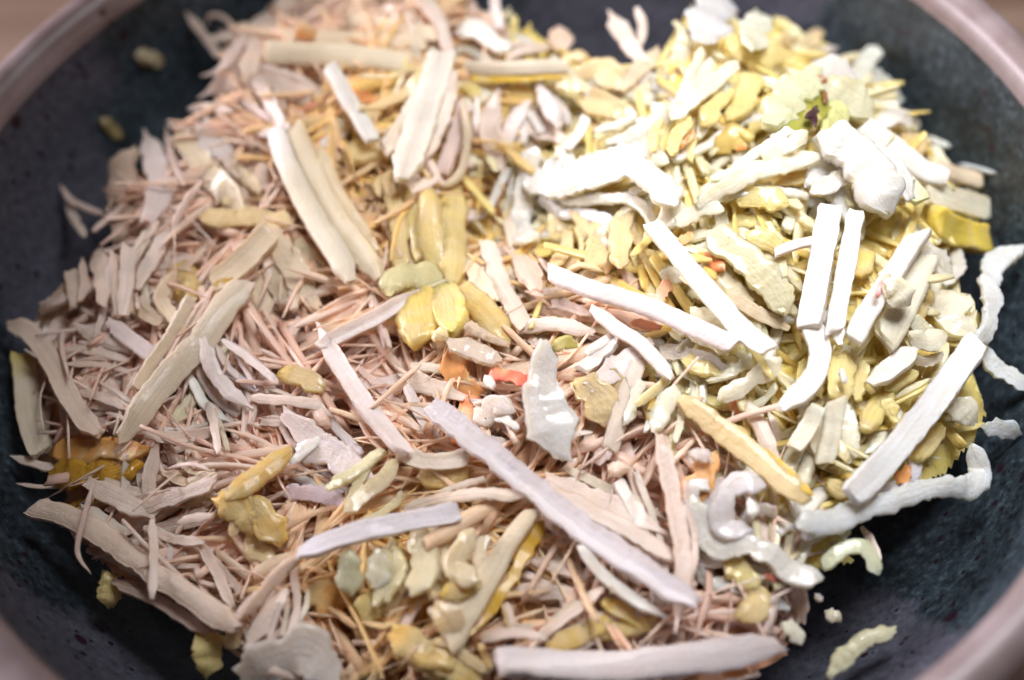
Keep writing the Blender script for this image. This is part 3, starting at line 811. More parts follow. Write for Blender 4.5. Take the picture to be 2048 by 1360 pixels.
# ------------------------------------------------------------------ centre
add('k', 'F', [(838, 580), (760, 630), (690, 665), (640, 690)], 32, 'pale stick with its sharp tip against the yellow green lump', col=ROOTW, lift=9, e=('point', 'taper'))
add('a', '11', [(300, 400), (330, 320), (450, 305), (600, 330)], 165, 'granular pale pulp capping the yellow green lump at centre', col=(0.80, 0.76, 0.46), lift=8)
add('y', '11', [(430, 380), (450, 540), (480, 670)], 250, 'bright yellow lump at the centre of heap', col=(0.78, 0.60, 0.05), lift=6, th=4, lump=0.45)
add('y', '11', [(590, 370), (640, 480), (680, 610)], 190, 'greenish yellow lump beside the bright yellow one', col=(0.58, 0.55, 0.06), lift=6, th=3.5, lump=0.45)
add('c', '11', [(550, 640), (590, 650), (625, 665)], 80, 'small beige crumb below the yellow lump', col=CREAM, lift=9)
add('r', '11', [(740, 190), (820, 320), (890, 420)], 112, 'tan flake right of the two thick yellow sticks', col=CREAM, lift=6)
add('y', '11', [(740, 380), (850, 520), (960, 680)], 170, 'ochre slab leaning right of the yellow lump', col=(0.80, 0.56, 0.12), lift=5)
add('r', '11', [(870, 120), (920, 300), (1000, 450), (1070, 580)], 110, 'tan stick leaning down right in centre hollow', col=ROOT, lift=6, e=('cut', 'cut'))
add('r', '11', [(990, 110), (1080, 230), (1140, 360)], 140, 'broad tan stick right of the leaning one in centre hollow', col=ROOTT, lift=4)
add('k', 'F', [(1098, 545), (1180, 578), (1270, 605), (1370, 645), (1465, 690)], 38, 'long white stick lying right of the centre', col=ROOTW, lift=10)
add('k', 'F', [(1306, 452), (1400, 562), (1470, 645), (1535, 700)], 42, 'flat white matchstick slanting right of centre', col=WHITE, lift=13, th=1.6, e=('cut', 'cut'))
add('k', '11', [(1480, 490), (1600, 590), (1750, 690), (1850, 790), (1930, 890)], 85, 'pale root piece with forked end below the long white stick', col=ROOTW, lift=9, e=('taper', 'taper'))
add('g', '11', [(1790, 700), (1650, 810), (1500, 915)], 150, 'flat pale wing of the forked root pointing left', col=ROOTW, lift=8, e=('cut', 'taper'), prof=(0.5, 0.9, 1.0))
add('k', '11', [(1740, 800), (1660, 1050), (1580, 1310)], 105, 'straight pale stick dropping from the forked root', col=(0.82, 0.72, 0.68), lift=7)
add('a', '11', [(1960, 950), (1900, 1080), (1845, 1200)], 105, 'white crinkled shred right of the forked root', col=APPW, lift=8)
add('y', '11', [(1790, 980), (1840, 1120), (1830, 1180)], 100, 'yellow chip in the gap right of the forked root', col=YEL, lift=4)
hero = add('f', '11', [(1225, 735), (1190, 860), (1180, 1010), (1240, 1180), (1300, 1350)], 330, 'white apple wedge flake standing at the centre of heap', col=(0.88, 0.87, 0.84), lift=10, th=2.6, prof=(0.46, 0.55, 0.85, 0.95, 0.6), e=('cut', 'taper'), jag=0.12)
add('p', '11', [(1250, 720), (1310, 690), (1375, 700)], 85, 'pale green tip on the wedge', col=(0.72, 0.66, 0.20), lift=12, parent=hero, name='peel')
add('a', '11', [(1390, 930), (1510, 1000), (1560, 1160)], 200, 'cream flesh lump right of the white wedge', col=CREAM, lift=5)
add('a', '11', [(640, 680), (780, 745), (930, 790)], 135, 'translucent pinkish shred above the red peel at centre', col=(0.84, 0.74, 0.68), lift=9)
add('c', '11', [(850, 890), (875, 920), (895, 955)], 48, 'tiny juice wet crumb on the red peel', col=WHITE, lift=11)
add('p', '11', [(870, 890), (980, 880), (1110, 925)], 78, 'bright red peel strip at the centre', col=(0.74, 0.08, 0.07), lift=8)
add('p', '11', [(650, 740), (690, 900), (810, 985)], 140, 'curled orange peel left of the red strip at centre', col=(0.84, 0.36, 0.12), lift=6)
add('p', '11', [(740, 960), (760, 1090), (700, 1280)], 150, 'orange red peel below the red strip at centre', col=(0.80, 0.24, 0.06), lift=5)
add('a', '11', [(800, 1080), (860, 1140), (900, 1050), (1010, 1090)], 115, 'crinkled wet white shred left of the white wedge', col=(0.88, 0.82, 0.76), lift=9)
add('a', '11', [(910, 1120), (980, 1150), (1040, 1190)], 60, 'small wet shred end under the white wedge', col=WHITE, lift=9)
add('g', '11', [(380, 890), (520, 940), (670, 995)], 125, 'tan flake left of the curled orange peel', col=ROOT, lift=5)
add('k', 'F', [(862, 812), (980, 905), (1080, 988), (1180, 1068), (1290, 1140), (1385, 1200)], 52, 'longest whitish stick crossing the front of heap', col=(0.83, 0.78, 0.80), lift=10, e=('cut', 'taper'), jag=0.14)
add('r', '11', [(1000, 620), (1200, 580), (1460, 625)], 82, 'level pinkish shred just right of centre', lift=6)
add('r', '11', [(1060, 640), (1120, 670), (1170, 720)], 55, 'short shred under the level pinkish one', lift=4)
add('r', '11', [(1060, 415), (1170, 395), (1290, 410)], 50, 'upper level shred in the centre hollow', lift=4)
add('r', '11', [(1130, 480), (1300, 470), (1450, 520)], 60, 'middle level shred in the centre hollow', lift=4)
add('p', '11', [(1925, 335), (1880, 400), (1840, 470)], 80, 'salmon peel bit beside the long white stick', col=PINK, lift=8)
add('p', '11', [(1700, 570), (1790, 590), (1870, 600)], 62, 'salmon peel bit under the long white stick', col=(0.84, 0.36, 0.27), lift=7)
add('h', '11', [(1320, 275), (1420, 236), (1535, 272)], 34, 'small curling pale strand above the long white stick', col=CREAM, lift=8)
add('a', '11', [(1040, 0), (1070, 40), (1090, 100)], 140, 'white lump hanging at the left foot of the arch', col=WHITE, lift=8)
add('a', '11', [(1180, 60), (1190, 110), (1190, 175)], 95, 'yellowish stub hanging from the left foot of the arch', col=(0.82, 0.70, 0.26), lift=6)
add('a', '11', [(1500, 0), (1530, 110), (1480, 245)], 120, 'pale stub with split foot below the arch', col=CREAM, lift=6)
add('y', '11', [(1760, 150), (1850, 230), (1960, 330)], 110, 'yellow shred behind the flat white matchstick', col=APPLE, lift=5)
add('a', '11', [(1890, 270), (1960, 300), (2020, 320)], 110, 'pale lump under the flat white matchstick', col=APPW, lift=7)

# ------------------------------------------------------------------ right
add('a', '21', [(215, 50), (400, 190), (550, 330), (650, 510)], 185, 'wide granular translucent plank right of the flat matchstick', col=(0.84, 0.82, 0.60), lift=9, th=2.6, jag=0.12)
add('k', '21', [(595, 160), (720, 115), (840, 90)], 62, 'small square ended white chip above the granular plank', col=ROOTW, lift=11)
add('a', '21', [(430, 50), (560, 100), (680, 210)], 110, 'wet shred behind the granular plank', col=APPLE, lift=7)
add('k', '21', [(790, 560), (850, 740), (800, 920), (640, 1060)], 130, 'white bent stick under the two tall white sticks', col=WHITE, lift=12, e=('cut', 'taper'), flat=0.6)
add('f', '21', [(855, 505), (930, 570), (970, 690)], 82, 'greyish translucent flap below the two tall sticks', col=(0.86, 0.85, 0.82), lift=14)
add('k', '21', [(1430, 60), (1290, 280), (1140, 510), (1050, 660)], 125, 'thick white stick leaning left at right of heap', col=WHITE, lift=13)
add('k', '21', [(1470, 180), (1370, 420), (1240, 660)], 170, 'broad cream lobe beside the thick leaning white stick', col=APPW, lift=10)
add('f', '21', [(1460, 110), (1540, 190), (1625, 290)], 100, 'pointed white flap at the top of the leaning stick', col=WHITE, lift=13, e=('taper', 'point'))
nub = add('c', '21', [(1240, 330), (1300, 390), (1350, 460)], 165, 'round white nub with pink rim on the leaning stick', col=APPW, lift=15, e=('round', 'round'))
add('p', '21', [(1265, 290), (1205, 350), (1190, 420)], 30, 'pink rim of the nub', col=(0.85, 0.4, 0.42), lift=16, parent=nub, name='peel')
add('y', '21', [(1090, 150), (1110, 220), (1080, 300)], 130, 'dark yellow chip between the tall and leaning sticks', col=(0.70, 0.55, 0.06), lift=5)
add('f', '21', [(1630, 130), (1670, 240), (1590, 340)], 85, 'grey white curl behind the leaning stick by the wall', col=(0.8, 0.78, 0.72), lift=4)
add('a', '21', [(2020, 140), (1900, 200), (1830, 330), (1860, 460), (1830, 600), (1780, 690)], 120, 'fluffy white shred rising along the right wall', col=(0.86, 0.89, 0.88), lift=8, flat=0.6, jag=0.28)
add('a', '21', [(1720, 440), (1620, 540), (1740, 660)], 225, 'large soft white lump by the right wall', col=APPW, lift=8, th=5)
add('a', '21', [(1390, 640), (1480, 680), (1580, 640)], 125, 'soft lump with pink edge below the nub', col=APPW, lift=11)
add('k', 'F', [(1952, 688), (1900, 762), (1830, 850), (1765, 930), (1705, 992)], 56, 'long white bar slanting down left at the right edge', col=(0.86, 0.87, 0.86), lift=13)
add('a', '21', [(1830, 720), (1860, 800), (1930, 870), (2060, 950)], 100, 'fluffy shred running off the right edge of photo', col=(0.84, 0.88, 0.88), lift=4, jag=0.28)
add('k', '21', [(1400, 740), (1280, 830), (1160, 920)], 125, 'stubby lavender white stick left of the long white bar', col=WHITE, lift=11, e=('round', 'taper'))
add('a', '21', [(1420, 870), (1330, 900), (1240, 960)], 90, 'cream shred under the stubby lavender white stick', col=APPLE, lift=8)
add('k', '21', [(950, 1030), (920, 1200), (880, 1380)], 115, 'right of two pale legs below the white bent stick', col=APPW, lift=10)
add('k', '21', [(840, 1070), (780, 1190), (710, 1300)], 105, 'left of two pale legs below the white bent stick', col=APPW, lift=10)
add('a', '21', [(1000, 760), (970, 900), (990, 1020)], 150, 'honey yellow flesh behind the two pale legs', col=APPLE, lift=7)
add('c', '21', [(975, 845), (990, 885), (1000, 920)], 45, 'small shining crumb on the honey yellow flesh', col=WHITE, lift=12)
add('a', '21', [(610, 790), (500, 880), (270, 1020)], 108, 'crinkled shred slanting down left from the bent stick', col=APPW, lift=9)
add('p', '21', [(330, 1040), (370, 1060), (425, 1070)], 82, 'bright red peel bit below the crinkled slanting shred', col=RED, lift=6)
add('p', '21', [(190, 170), (235, 210), (270, 260)], 85, 'orange red peel bit right of the flat matchstick', col=(0.80, 0.22, 0.08), lift=9)
add('p', '21', [(30, 90), (65, 80), (110, 60)], 58, 'orange peel bit above the flat matchstick', col=ORA, lift=8)
ys = add('y', 'F', [(1362, 795), (1440, 858), (1530, 930), (1612, 1002)], 46, 'long strip with bright yellow peel side, right of centre', col=CREAM, lift=10, th=1.8)
peel_of(ys, 'F', [(1420, 825), (1500, 885), (1560, 935), (1618, 990)], 22, (0.80, 0.55, 0.04), 11, 'bright yellow peel side')
add('a', '21', [(-10, 570), (150, 620), (320, 720)], 135, 'wet cream shred at the end of the long white stick', col=APPW, lift=7)
add('a', '21', [(60, 800), (200, 830), (400, 830)], 130, 'yellow wet shred left of the bent stick', col=APPLE, lift=5)
add('r', '21', [(330, 420), (480, 510), (640, 590)], 80, 'tan strand under the granular plank', col=CREAM, lift=7)
add('y', '21', [(420, 330), (520, 420), (600, 480)], 90, 'yellow strip under the granular plank', col=YEL, lift=5)
add('a', '21', [(1600, 1060), (1690, 1090), (1750, 1150)], 150, 'rounded white end right of the long white bar', col=APPW, lift=7)
add('f', '21', [(1830, 1170), (1920, 1190), (2000, 1230)], 115, 'grey translucent flake low on the right wall', col=(0.74, 0.78, 0.80), lift=3)
add('y', '21', [(1560, 1180), (1480, 1270), (1420, 1370)], 130, 'olive yellow strip right under the long white bar', col=(0.66, 0.58, 0.12), lift=5)
add('y', '21', [(1260, 960), (1180, 1080), (1120, 1200)], 130, 'yellow green pulp left under the long white bar', col=(0.74, 0.68, 0.16), lift=6)
add('a', '21', [(1220, 1030), (1260, 1070), (1290, 1120)], 90, 'small cream knob on the yellow green pulp', col=APPLE, lift=9)
add('r', '21', [(430, 1060), (500, 1170), (580, 1360)], 110, 'pinkish stick beside the long yellow peel strip', col=ROOT, lift=7)
add('y', '21', [(1500, 400), (1400, 560), (1340, 640)], 90, 'yellow gap filler shred right of the leaning stick', col=YEL, lift=6)

# ------------------------------------------------------------------ front left
add('r', '02', [(80, 40), (200, 80), (330, 115)], 58, 'pale shred tip jutting left under the orange chunk', lift=3, e=('point', 'taper'))
add('h', '02', [(90, 195), (250, 215), (400, 210)], 22, 'hair fine fibre pointing left over the dark wall', lift=3)
add('k', '02', [(225, 335), (400, 400), (600, 510), (800, 640), (1000, 790), (1200, 920), (1370, 1030)], 135, 'thick blurred stick along the lower left edge of heap', col=ROOT, lift=5, e=('cut', 'taper'), jag=0.12)
add('r', '02', [(540, 205), (700, 290), (870, 365)], 120, 'greyish shred above the thick lower left stick', lift=6)
add('r', '02', [(820, 355), (1000, 285), (1180, 220), (1260, 170)], 88, 'pale shred rising right at the lower left', lift=7)
add('h', '02', [(550, 185), (490, 400), (455, 600), (535, 725)], 30, 'bowed fibre looping over the thick lower left stick', lift=11)
add('c', '02', [(620, 730), (640, 800), (640, 900)], 150, 'blurred cream crumb hanging below the thick lower left stick', col=APPLE, lift=3)
add('c', '02', [(1170, 1090), (1215, 1180), (1225, 1290)], 185, 'rounded cream crumb lowest at the lower left', col=APPLE, lift=3)
add('a', '02', [(1370, 1020), (1370, 1090), (1330, 1150)], 110, 'yellowish knob at the end of the thick lower left stick', col=CREAM, lift=4)
add('y', '02', [(1700, 10), (1530, 140), (1330, 280)], 125, 'orange yellow strip running up right at the lower left', col=(0.82, 0.56, 0.10), lift=8)
add('y', '02', [(1290, 290), (1400, 360), (1480, 470)], 170, 'left half of the large ochre yellow lump at the lower left', col=(0.86, 0.58, 0.10), lift=7, th=3.5, lump=0.6, jag=0.22)
add('y', '02', [(1420, 300), (1530, 390), (1640, 530)], 170, 'right half of the large ochre yellow lump at the lower left', col=(0.84, 0.52, 0.06), lift=6.5, th=3.5, lump=0.6, jag=0.22)
add('a', '02', [(1330, 300), (1380, 400), (1360, 500)], 70, 'pale pulp clinging to the left side of the ochre lump', col=CREAM, lift=8)
add('a', '02', [(1450, 530), (1520, 600), (1600, 640)], 130, 'tan shred under the large ochre lump', col=CREAM, lift=5)
add('k', 'F', [(602, 1105), (700, 1068), (800, 1045), (912, 1025)], 42, 'bright white stick lying level in front of the ochre lump', col=(0.86, 0.83, 0.87), lift=12, e=('taper', 'cut'))
add('h', 'F', [(615, 1105), (555, 1150), (505, 1210), (478, 1240)], 26, 'curved tail trailing from the bright white level stick', col=ROOT, lift=9)
add('r', '02', [(910, 0), (880, 150), (870, 310)], 85, 'dim upright shred at the lower left tangle', lift=6)
add('r', '02', [(890, 420), (900, 620), (890, 850)], 52, 'thin upright shred crossing the thick lower left stick', lift=9)
add('r', '02', [(680, 780), (900, 870), (1190, 1050)], 80, 'dark edged shred just below the thick lower left stick', lift=3, col=(0.66, 0.52, 0.48))
add('h', '02', [(980, 105), (1120, 82), (1240, 125)], 28, 'pale arched fibre in the lower left tangle', lift=9)
add('r', '02', [(980, 140), (1100, 190), (1240, 130)], 55, 'bent cream shred under the arched fibre', col=CREAM, lift=7)
add('r', '02', [(860, 460), (1000, 520), (1180, 540)], 55, 'level dim shred left of the large ochre lump', lift=6)
add('r', '02', [(1060, 430), (1130, 400), (1220, 390)], 60, 'short pale shred left of the large ochre lump', lift=8)
add('r', '02', [(1180, 560), (1270, 720), (1350, 900)], 70, 'slanting dim shred below the large ochre lump', lift=5)
add('r', '02', [(1010, 560), (980, 680), (990, 780)], 55, 'dark gap shred in the lower left tangle', lift=3)
add('f', '02', [(1440, 1320), (1600, 1220), (1790, 1180), (1960, 1290)], 260, 'blurred grey white flake at the bottom left of centre', col=(0.86, 0.80, 0.74), lift=7)
add('r', '02', [(1660, 840), (1570, 980), (1480, 1110)], 90, 'dim shred behind the curved tail at the bottom', lift=5)
add('r', '02', [(1420, 1050), (1500, 1110), (1620, 1170)], 55, 'dark thin shred left of blurred grey flake', lift=3)
add('r', '02', [(1720, 700), (1740, 900), (1690, 1120)], 50, 'narrow upright shred above the blurred grey flake', lift=6)
add('p', '02', [(1800, 800), (1900, 850), (2000, 900)], 200, 'orange pulp patch at the bottom left of centre', col=(0.78, 0.36, 0.06), lift=2)

# ------------------------------------------------------------------ front centre
add('a', '12', [(430, 490), (500, 640), (430, 840)], 165, 'cream lumpy shred below the bright white level stick', col=(0.86, 0.80, 0.58), lift=9)
add('a', '12', [(60, 590), (50, 700), (70, 830)], 140, 'pale green tinted shred left below the level stick', col=(0.80, 0.84, 0.66), lift=10)
add('a', '12', [(230, 600), (220, 720), (200, 800)], 130, 'white wet shred in the middle below the level stick', col=APPW, lift=10)
add('a', '12', [(250, 820), (190, 900), (150, 990)], 160, 'cream shred drooping below the wet white shred', col=APPLE, lift=7)
add('a', '12', [(350, 830), (310, 880), (230, 940)], 110, 'tan shred right of the drooping cream shred', col=CREAM, lift=6)
add('r', '12', [(390, 345), (600, 285), (800, 262), (1050, 262)], 72, 'level pinkish strand right of the bright white stick', lift=7, col=(0.82, 0.70, 0.60))
slab = add('k', '12', [(1120, 370), (980, 560), (840, 800), (630, 1110)], 160, 'long cream slab with ochre side at the front centre', col=(0.84, 0.72, 0.42), lift=8, e=('cut', 'cut'), prof=(0.6, 0.8, 1.0, 1.2))
peel_of(slab, '12', [(1190, 430), (1060, 640), (930, 850), (740, 1080)], 80, (0.78, 0.50, 0.06), 6.5, 'ochre peel side')
add('f', '12', [(560, 930), (640, 1000), (660, 1090)], 170, 'tan flat end face of the long cream slab', col=(0.82, 0.66, 0.44), lift=9)
add('a', '12', [(760, 480), (700, 610), (680, 690), (800, 770)], 130, 'jagged cream shred resting on the long slab', col=(0.86, 0.76, 0.56), lift=11)
add('y', '12', [(600, 860), (700, 820), (820, 790)], 110, 'bright ochre patch on the long slab', col=(0.80, 0.58, 0.06), lift=8.5)
add('y', '12', [(320, 1080), (470, 1190), (640, 1260)], 190, 'left part of the ochre peel block at the bottom centre', col=(0.84, 0.54, 0.06), lift=8, th=3.5, lump=0.45, jag=0.18)
add('y', '12', [(450, 1150), (640, 1260), (800, 1350)], 170, 'right part of the ochre peel block at the bottom centre', col=(0.86, 0.60, 0.14), lift=7.5, th=3.5, lump=0.45, jag=0.18)
add('a', '12', [(560, 1110), (700, 1180), (850, 1300)], 60, 'cream flesh edge along the top of the bottom ochre block', col=CREAM, lift=9)
add('k', 'F', [(1000, 1322), (1190, 1335), (1380, 1318), (1550, 1288)], 64, 'thick blurred pale bar along the bottom edge', col=(0.82, 0.75, 0.74), lift=9, e=('cut', 'taper'))
add('g', '12', [(1240, 190), (1480, 290), (1700, 380), (1870, 470)], 150, 'long pointed pinkish flake behind the longest whitish stick', lift=7, e=('taper', 'point'))
add('r', '12', [(1300, 260), (1600, 430), (1980, 650)], 110, 'pinkish stick alongside the longest whitish stick', lift=7)
add('k', '12', [(1410, 570), (1520, 710), (1700, 860), (1900, 975)], 72, 'white curved sliver with pointed tip under longest stick', col=WHITE, lift=9, e=('taper', 'point'))
add('r', 'F', [(1320, 880), (1345, 990), (1368, 1120), (1352, 1250)], 36, 'upright pinkish stick crossing the tip of longest stick', lift=11, e=('taper', 'point'))
add('r', '12', [(1700, 110), (1740, 260), (1800, 300)], 50, 'small slanted shred behind the upright pinkish stick', lift=6)
add('y', '12', [(1230, 1145), (1400, 1090), (1570, 990)], 110, 'ochre strip lying above the bottom bar', col=(0.80, 0.58, 0.08), lift=5)
add('y', '12', [(1530, 890), (1680, 960), (1830, 1050)], 80, 'ochre strip slanting right above the bottom bar', col=(0.80, 0.58, 0.10), lift=6)
add('y', '12', [(1500, 1080), (1650, 1040), (1850, 1000)], 120, 'yellow pulp shred right above the bottom bar', col=YEL, lift=4)
add('r', '12', [(1180, 1080), (1350, 960), (1530, 820)], 62, 'tan shred slanting up right above the bottom bar', lift=7)
add('r', '12', [(850, 1110), (1000, 1070), (1180, 1095)], 62, 'level tan shred just above left end of bottom bar', lift=7)
add('r', '12', [(950, 850), (990, 950), (1020, 1040)], 40, 'thin upright shred right of the long slab', lift=6)
add('r', '12', [(1020, 830), (1200, 830), (1420, 850)], 90, 'broad dim shred right of the long slab', lift=5)
add('r', '12', [(1130, 650), (1280, 690), (1420, 740)], 70, 'dim shred between long slab and longest stick', lift=5)
add('c', '12', [(1580, 100), (1620, 110), (1670, 115)], 95, 'small round pinkish crumb right of centre front', col=ROOT, lift=10)
add('a', '12', [(1490, 60), (1530, 40), (1580, 10)], 80, 'pale knob beside the small round pinkish crumb', col=ROOTW, lift=9)
add('k', '12', [(360, 20), (500, 65), (740, 45)], 105, 'pinkish lumpy stick above the bright white level stick', col=(0.84, 0.76, 0.68), lift=8, jag=0.2)
add('a', '12', [(330, 70), (190, 220), (40, 350)], 92, 'cream bumpy shred left behind the bright white level stick', col=(0.86, 0.80, 0.62), lift=9)
add('y', '12', [(480, 130), (600, 150), (740, 130)], 160, 'deep ochre pulp behind the level pinkish strand', col=OCH, lift=4)
add('a', 'F', [(600, 895), (680, 920), (735, 955)], 50, 'pinkish rounded shred left of the cream bumpy one', col=ROOTW, lift=8)
add('r', 'F', [(1120, 900), (1150, 870), (1180, 865)], 10, 'thin curled fibre under the white wedge', lift=11)

# ------------------------------------------------------------------ front right
add('a', '22', [(740, 430), (1000, 380), (1300, 300), (1550, 215), (1720, 225), (1800, 120), (1745, -20)], 135, 'long fluffy bluish white shred along the right wall', col=(0.84, 0.88, 0.88), lift=7, flat=0.6, jag=0.22)
add('a', '22', [(100, 280), (160, 450), (250, 580), (400, 560), (560, 610), (700, 720), (840, 755)], 140, 'white hook shaped shred at the front right', col=(0.86, 0.85, 0.78), lift=9, flat=0.6)
add('a', '22', [(520, 210), (400, 190), (290, 300), (300, 440), (430, 480)], 135, 'lavender white curled shred above the hook shaped one', col=(0.86, 0.82, 0.82), lift=9, flat=0.6)
add('c', '22', [(440, 290), (460, 330), (465, 385)], 60, 'small tooth shaped nub inside the curled shred', col=WHITE, lift=11)
add('p', '22', [(240, 30), (150, 180), (50, 310)], 150, 'translucent orange peel wedge at the front right', col=(0.82, 0.42, 0.16), lift=7)
add('a', '22', [(880, 690), (980, 590), (1110, 570), (1195, 710)], 98, 'green tinted claw shaped shred hanging to the lower right wall', col=(0.78, 0.86, 0.70), lift=4, flat=0.6)
add('r', '22', [(1110, 470), (1170, 560), (1200, 670)], 50, 'thin dim shred behind the claw shaped one', lift=2)
add('f', '22', [(950, 400), (980, 450), (1010, 500)], 80, 'small greenish flake under the long fluffy shred', col=(0.78, 0.85, 0.66), lift=6)
add('c', '22', [(900, 1310), (1050, 1150), (1150, 1090), (1280, 1050)], 100, 'pale blurred shred stuck low on the right wall', col=(0.78, 0.80, 0.62), lift=1.2, e=('taper', 'taper'))
add('c', '22', [(890, 950), (930, 970), (970, 990)], 80, 'small dim crumb on the lower right wall', col=(0.7, 0.68, 0.6), lift=1.0)
add('c', '22', [(830, 850), (850, 870), (865, 880)], 45, 'tiny dim crumb on the lower right wall above the other', col=(0.65, 0.62, 0.6), lift=1.0)
add('r', '22', [(700, 780), (740, 860), (740, 980)], 100, 'brownish shred hanging at the lower right edge', col=ROOTT, lift=3)
add('a', '22', [(640, 1020), (700, 1060), (740, 1120)], 105, 'white ragged end at the right tip of bottom bar', col=APPW, lift=7)
add('p', '22', [(530, 735), (590, 750), (665, 785)], 40, 'dark red peel line under the hook shaped shred', col=(0.35, 0.03, 0.04), lift=8)
add('p', '22', [(490, 985), (530, 990), (570, 1005)], 45, 'orange peel dot above the right part of bottom bar', col=ORA, lift=5)
add('p', '22', [(1310, 190), (1340, 150), (1370, 110)], 80, 'orange peel spot above the long fluffy shred', col=ORA, lift=6)
add('a', '22', [(300, 650), (400, 720), (480, 800)], 150, 'yellowish lump under the hook shaped shred', col=APPLE, lift=5)
add('y', '22', [(440, 800), (500, 890), (400, 990)], 160, 'cream block between the hook shred and bottom bar', col=(0.78, 0.64, 0.34), lift=4)
add('a', '22', [(100, 20), (160, 30), (210, 50)], 90, 'lavender white lump left of orange peel wedge', col=ROOTW, lift=9)
add('r', '22', [(10, 860), (70, 870), (140, 880)], 45, 'short pale spur at the tip of upright pinkish stick', col=ROOTW, lift=10)
add('y', '22', [(900, 200), (1000, 240), (1110, 180)], 110, 'olive cream lump above the long fluffy shred', col=(0.78, 0.70, 0.34), lift=6)
add('p', '22', [(290, 1310), (350, 1300), (420, 1290)], 60, 'brown orange peel bit under the bottom bar', col=(0.6, 0.25, 0.06), lift=3)

# ------------------------------------------------------------------ the rest of the heap
def bound_x(y):
    return 0.002 + max(0.0, 0.62 * (0.018 - y))


def random_piece(rg, apple, deep):
    while True:
        x, y = rg.uniform(-0.114, 0.114, 2)
        r = math.hypot(x, y)
        if r > 0.113 or not inside(x, y):
            continue
        if (x > bound_x(y) + rg.normal(0, 0.006)) == apple and heap(x, y) > wall_z(r) - 0.001:
            break
    z = float(surf(x, y))
    a = 5.5 * mnoise.noise(Vector((x * 28, y * 28, 3.3))) + rg.normal(0, 0.42)
    if apple:
        L = rg.uniform(0.017, 0.036)
        w = rg.uniform(0.0010, 0.0024)
        lf = rg.uniform(-0.0075, 0.0012) if deep else rg.uniform(-0.002, 0.0022)
        pal = (APPLE, APPW, APPW, APPW, (0.90, 0.72, 0.28), APPLE)
    else:
        L = rg.uniform(0.014, 0.036)
        w = float(np.clip(rg.lognormal(-6.48, 0.40), 0.0007, 0.0036))
        lf = rg.uniform(-0.0075, 0.0012) if deep else rg.uniform(-0.0015, 0.0025)
        pal = (ROOT, ROOT, ROOTW, ROOTT, ROOTW, (0.91, 0.76, 0.66))
    col = np.asarray(pal[rg.integers(len(pal))]) * rg.uniform(0.92, 1.04)
    col = col * (np.array((1.0, 0.96, 0.78)) if apple else np.array((1.0, 0.93, 0.87)))
    # juice has stained parts of the heap amber
    if not apple:
        am = 0.85 * float(G(x, y, -0.014, 0.042, 0.034, 0.030)) + 0.7 * float(G(x, y, -0.018, -0.058, 0.026, 0.020)) + 0.5 * float(G(x, y, 0.0, 0.0, 0.02, 0.02))
        am = min(0.95, am * rg.uniform(0.6, 1.7))
        col = col * (1 - am) + np.array((0.93, 0.66, 0.20)) * am
    k = np.linspace(-0.5, 0.5, 4)
    bend = rg.normal(0, 0.025 if not apple else 0.06)
    dx, dy = math.cos(a), math.sin(a)
    pit = rg.normal(0, 0.15 if not apple else 0.2)
    P = []
    for q in k:
        xx = x + dx * q * L - dy * bend * L * (0.25 - q * q) * 2
        yy = y + dy * q * L + dx * bend * L * (0.25 - q * q) * 2
        zs = float(surf(min(max(xx, -0.117), 0.117), yy))
        P.append((xx, yy, 0.65 * z + 0.35 * zs + lf + pit * q * L))
    if not (inside(P[0][0], P[0][1]) and inside(P[-1][0], P[-1][1])):
        return random_piece(rg, apple, deep)
    return np.array(P), w, col, L


def strip_for(rg, apple, P, w, col, L, hi):
    nrm = np.array([0, -0.25, 1.0]) + rg.normal(0, 0.45, 3)
    if apple:
        return build_strip(P, w, w * rg.uniform(0.3, 0.55), nrm, rg, seg=22 if hi else 14, ns=10 if hi else 7, jag=0.11, jfreq=10, e0='cut', e1='taper', fray=0.5, col=col,
                           lump=0.00045 if hi else 0.0, twist=rg.normal(0, 0.42))
    return build_strip(P, w, max(0.0004, w * rg.uniform(0.35, 0.7)), nrm, rg, seg=20 if hi else 9, ns=8 if hi else 6, jag=0.09, jfreq=7, fray=1.0,
                       e0=('taper', 'point', 'cut', 'cut')[rg.integers(4)], e1=('point', 'cut', 'cut')[rg.integers(3)], col=col, twist=rg.normal(0, 0.6))


# outline of the heap on the bowl, from the photograph, as a polygon on the ground plan
OUTLINE_PX = [(400, 30), (470, 0), (700, -40), (900, -30), (1000, 40), (1130, 95), (1250, 150), (1330, 125), (1370, 25), (1480, 25), (1600, 75), (1700, 115), (1780, 205), (1840, 290), (1950, 395), (1950, 470),
              (1890, 560), (1980, 630), (1950, 750), (1985, 820), (1940, 900), (1870, 955), (1690, 1060), (1720, 1115), (1610, 1150), (1580, 1250), (1590, 1290), (1450, 1390), (1000, 1440), (600, 1400),
              (490, 1330), (450, 1255), (310, 1185), (190, 1115), (100, 1020), (120, 960), (50, 900), (90, 820), (50, 700), (140, 560), (205, 500), (230, 330), (305, 295), (355, 275), (435, 250), (425, 185), (455, 110)]
OUTLINE = np.array([(_C + ray(px, py) * hit(px, py, 0.0))[:2] for px, py in OUTLINE_PX])


def inside(x, y):
    a, b = OUTLINE, np.roll(OUTLINE, -1, axis=0)
    c = (a[:, 1] > y) != (b[:, 1] > y)
    xi = a[:, 0] + (y - a[:, 1]) / np.where(np.abs(b[:, 1] - a[:, 1]) < 1e-9, 1e-9, b[:, 1] - a[:, 1]) * (b[:, 0] - a[:, 0])
    return int((c & (x < xi)).sum()) % 2 == 1


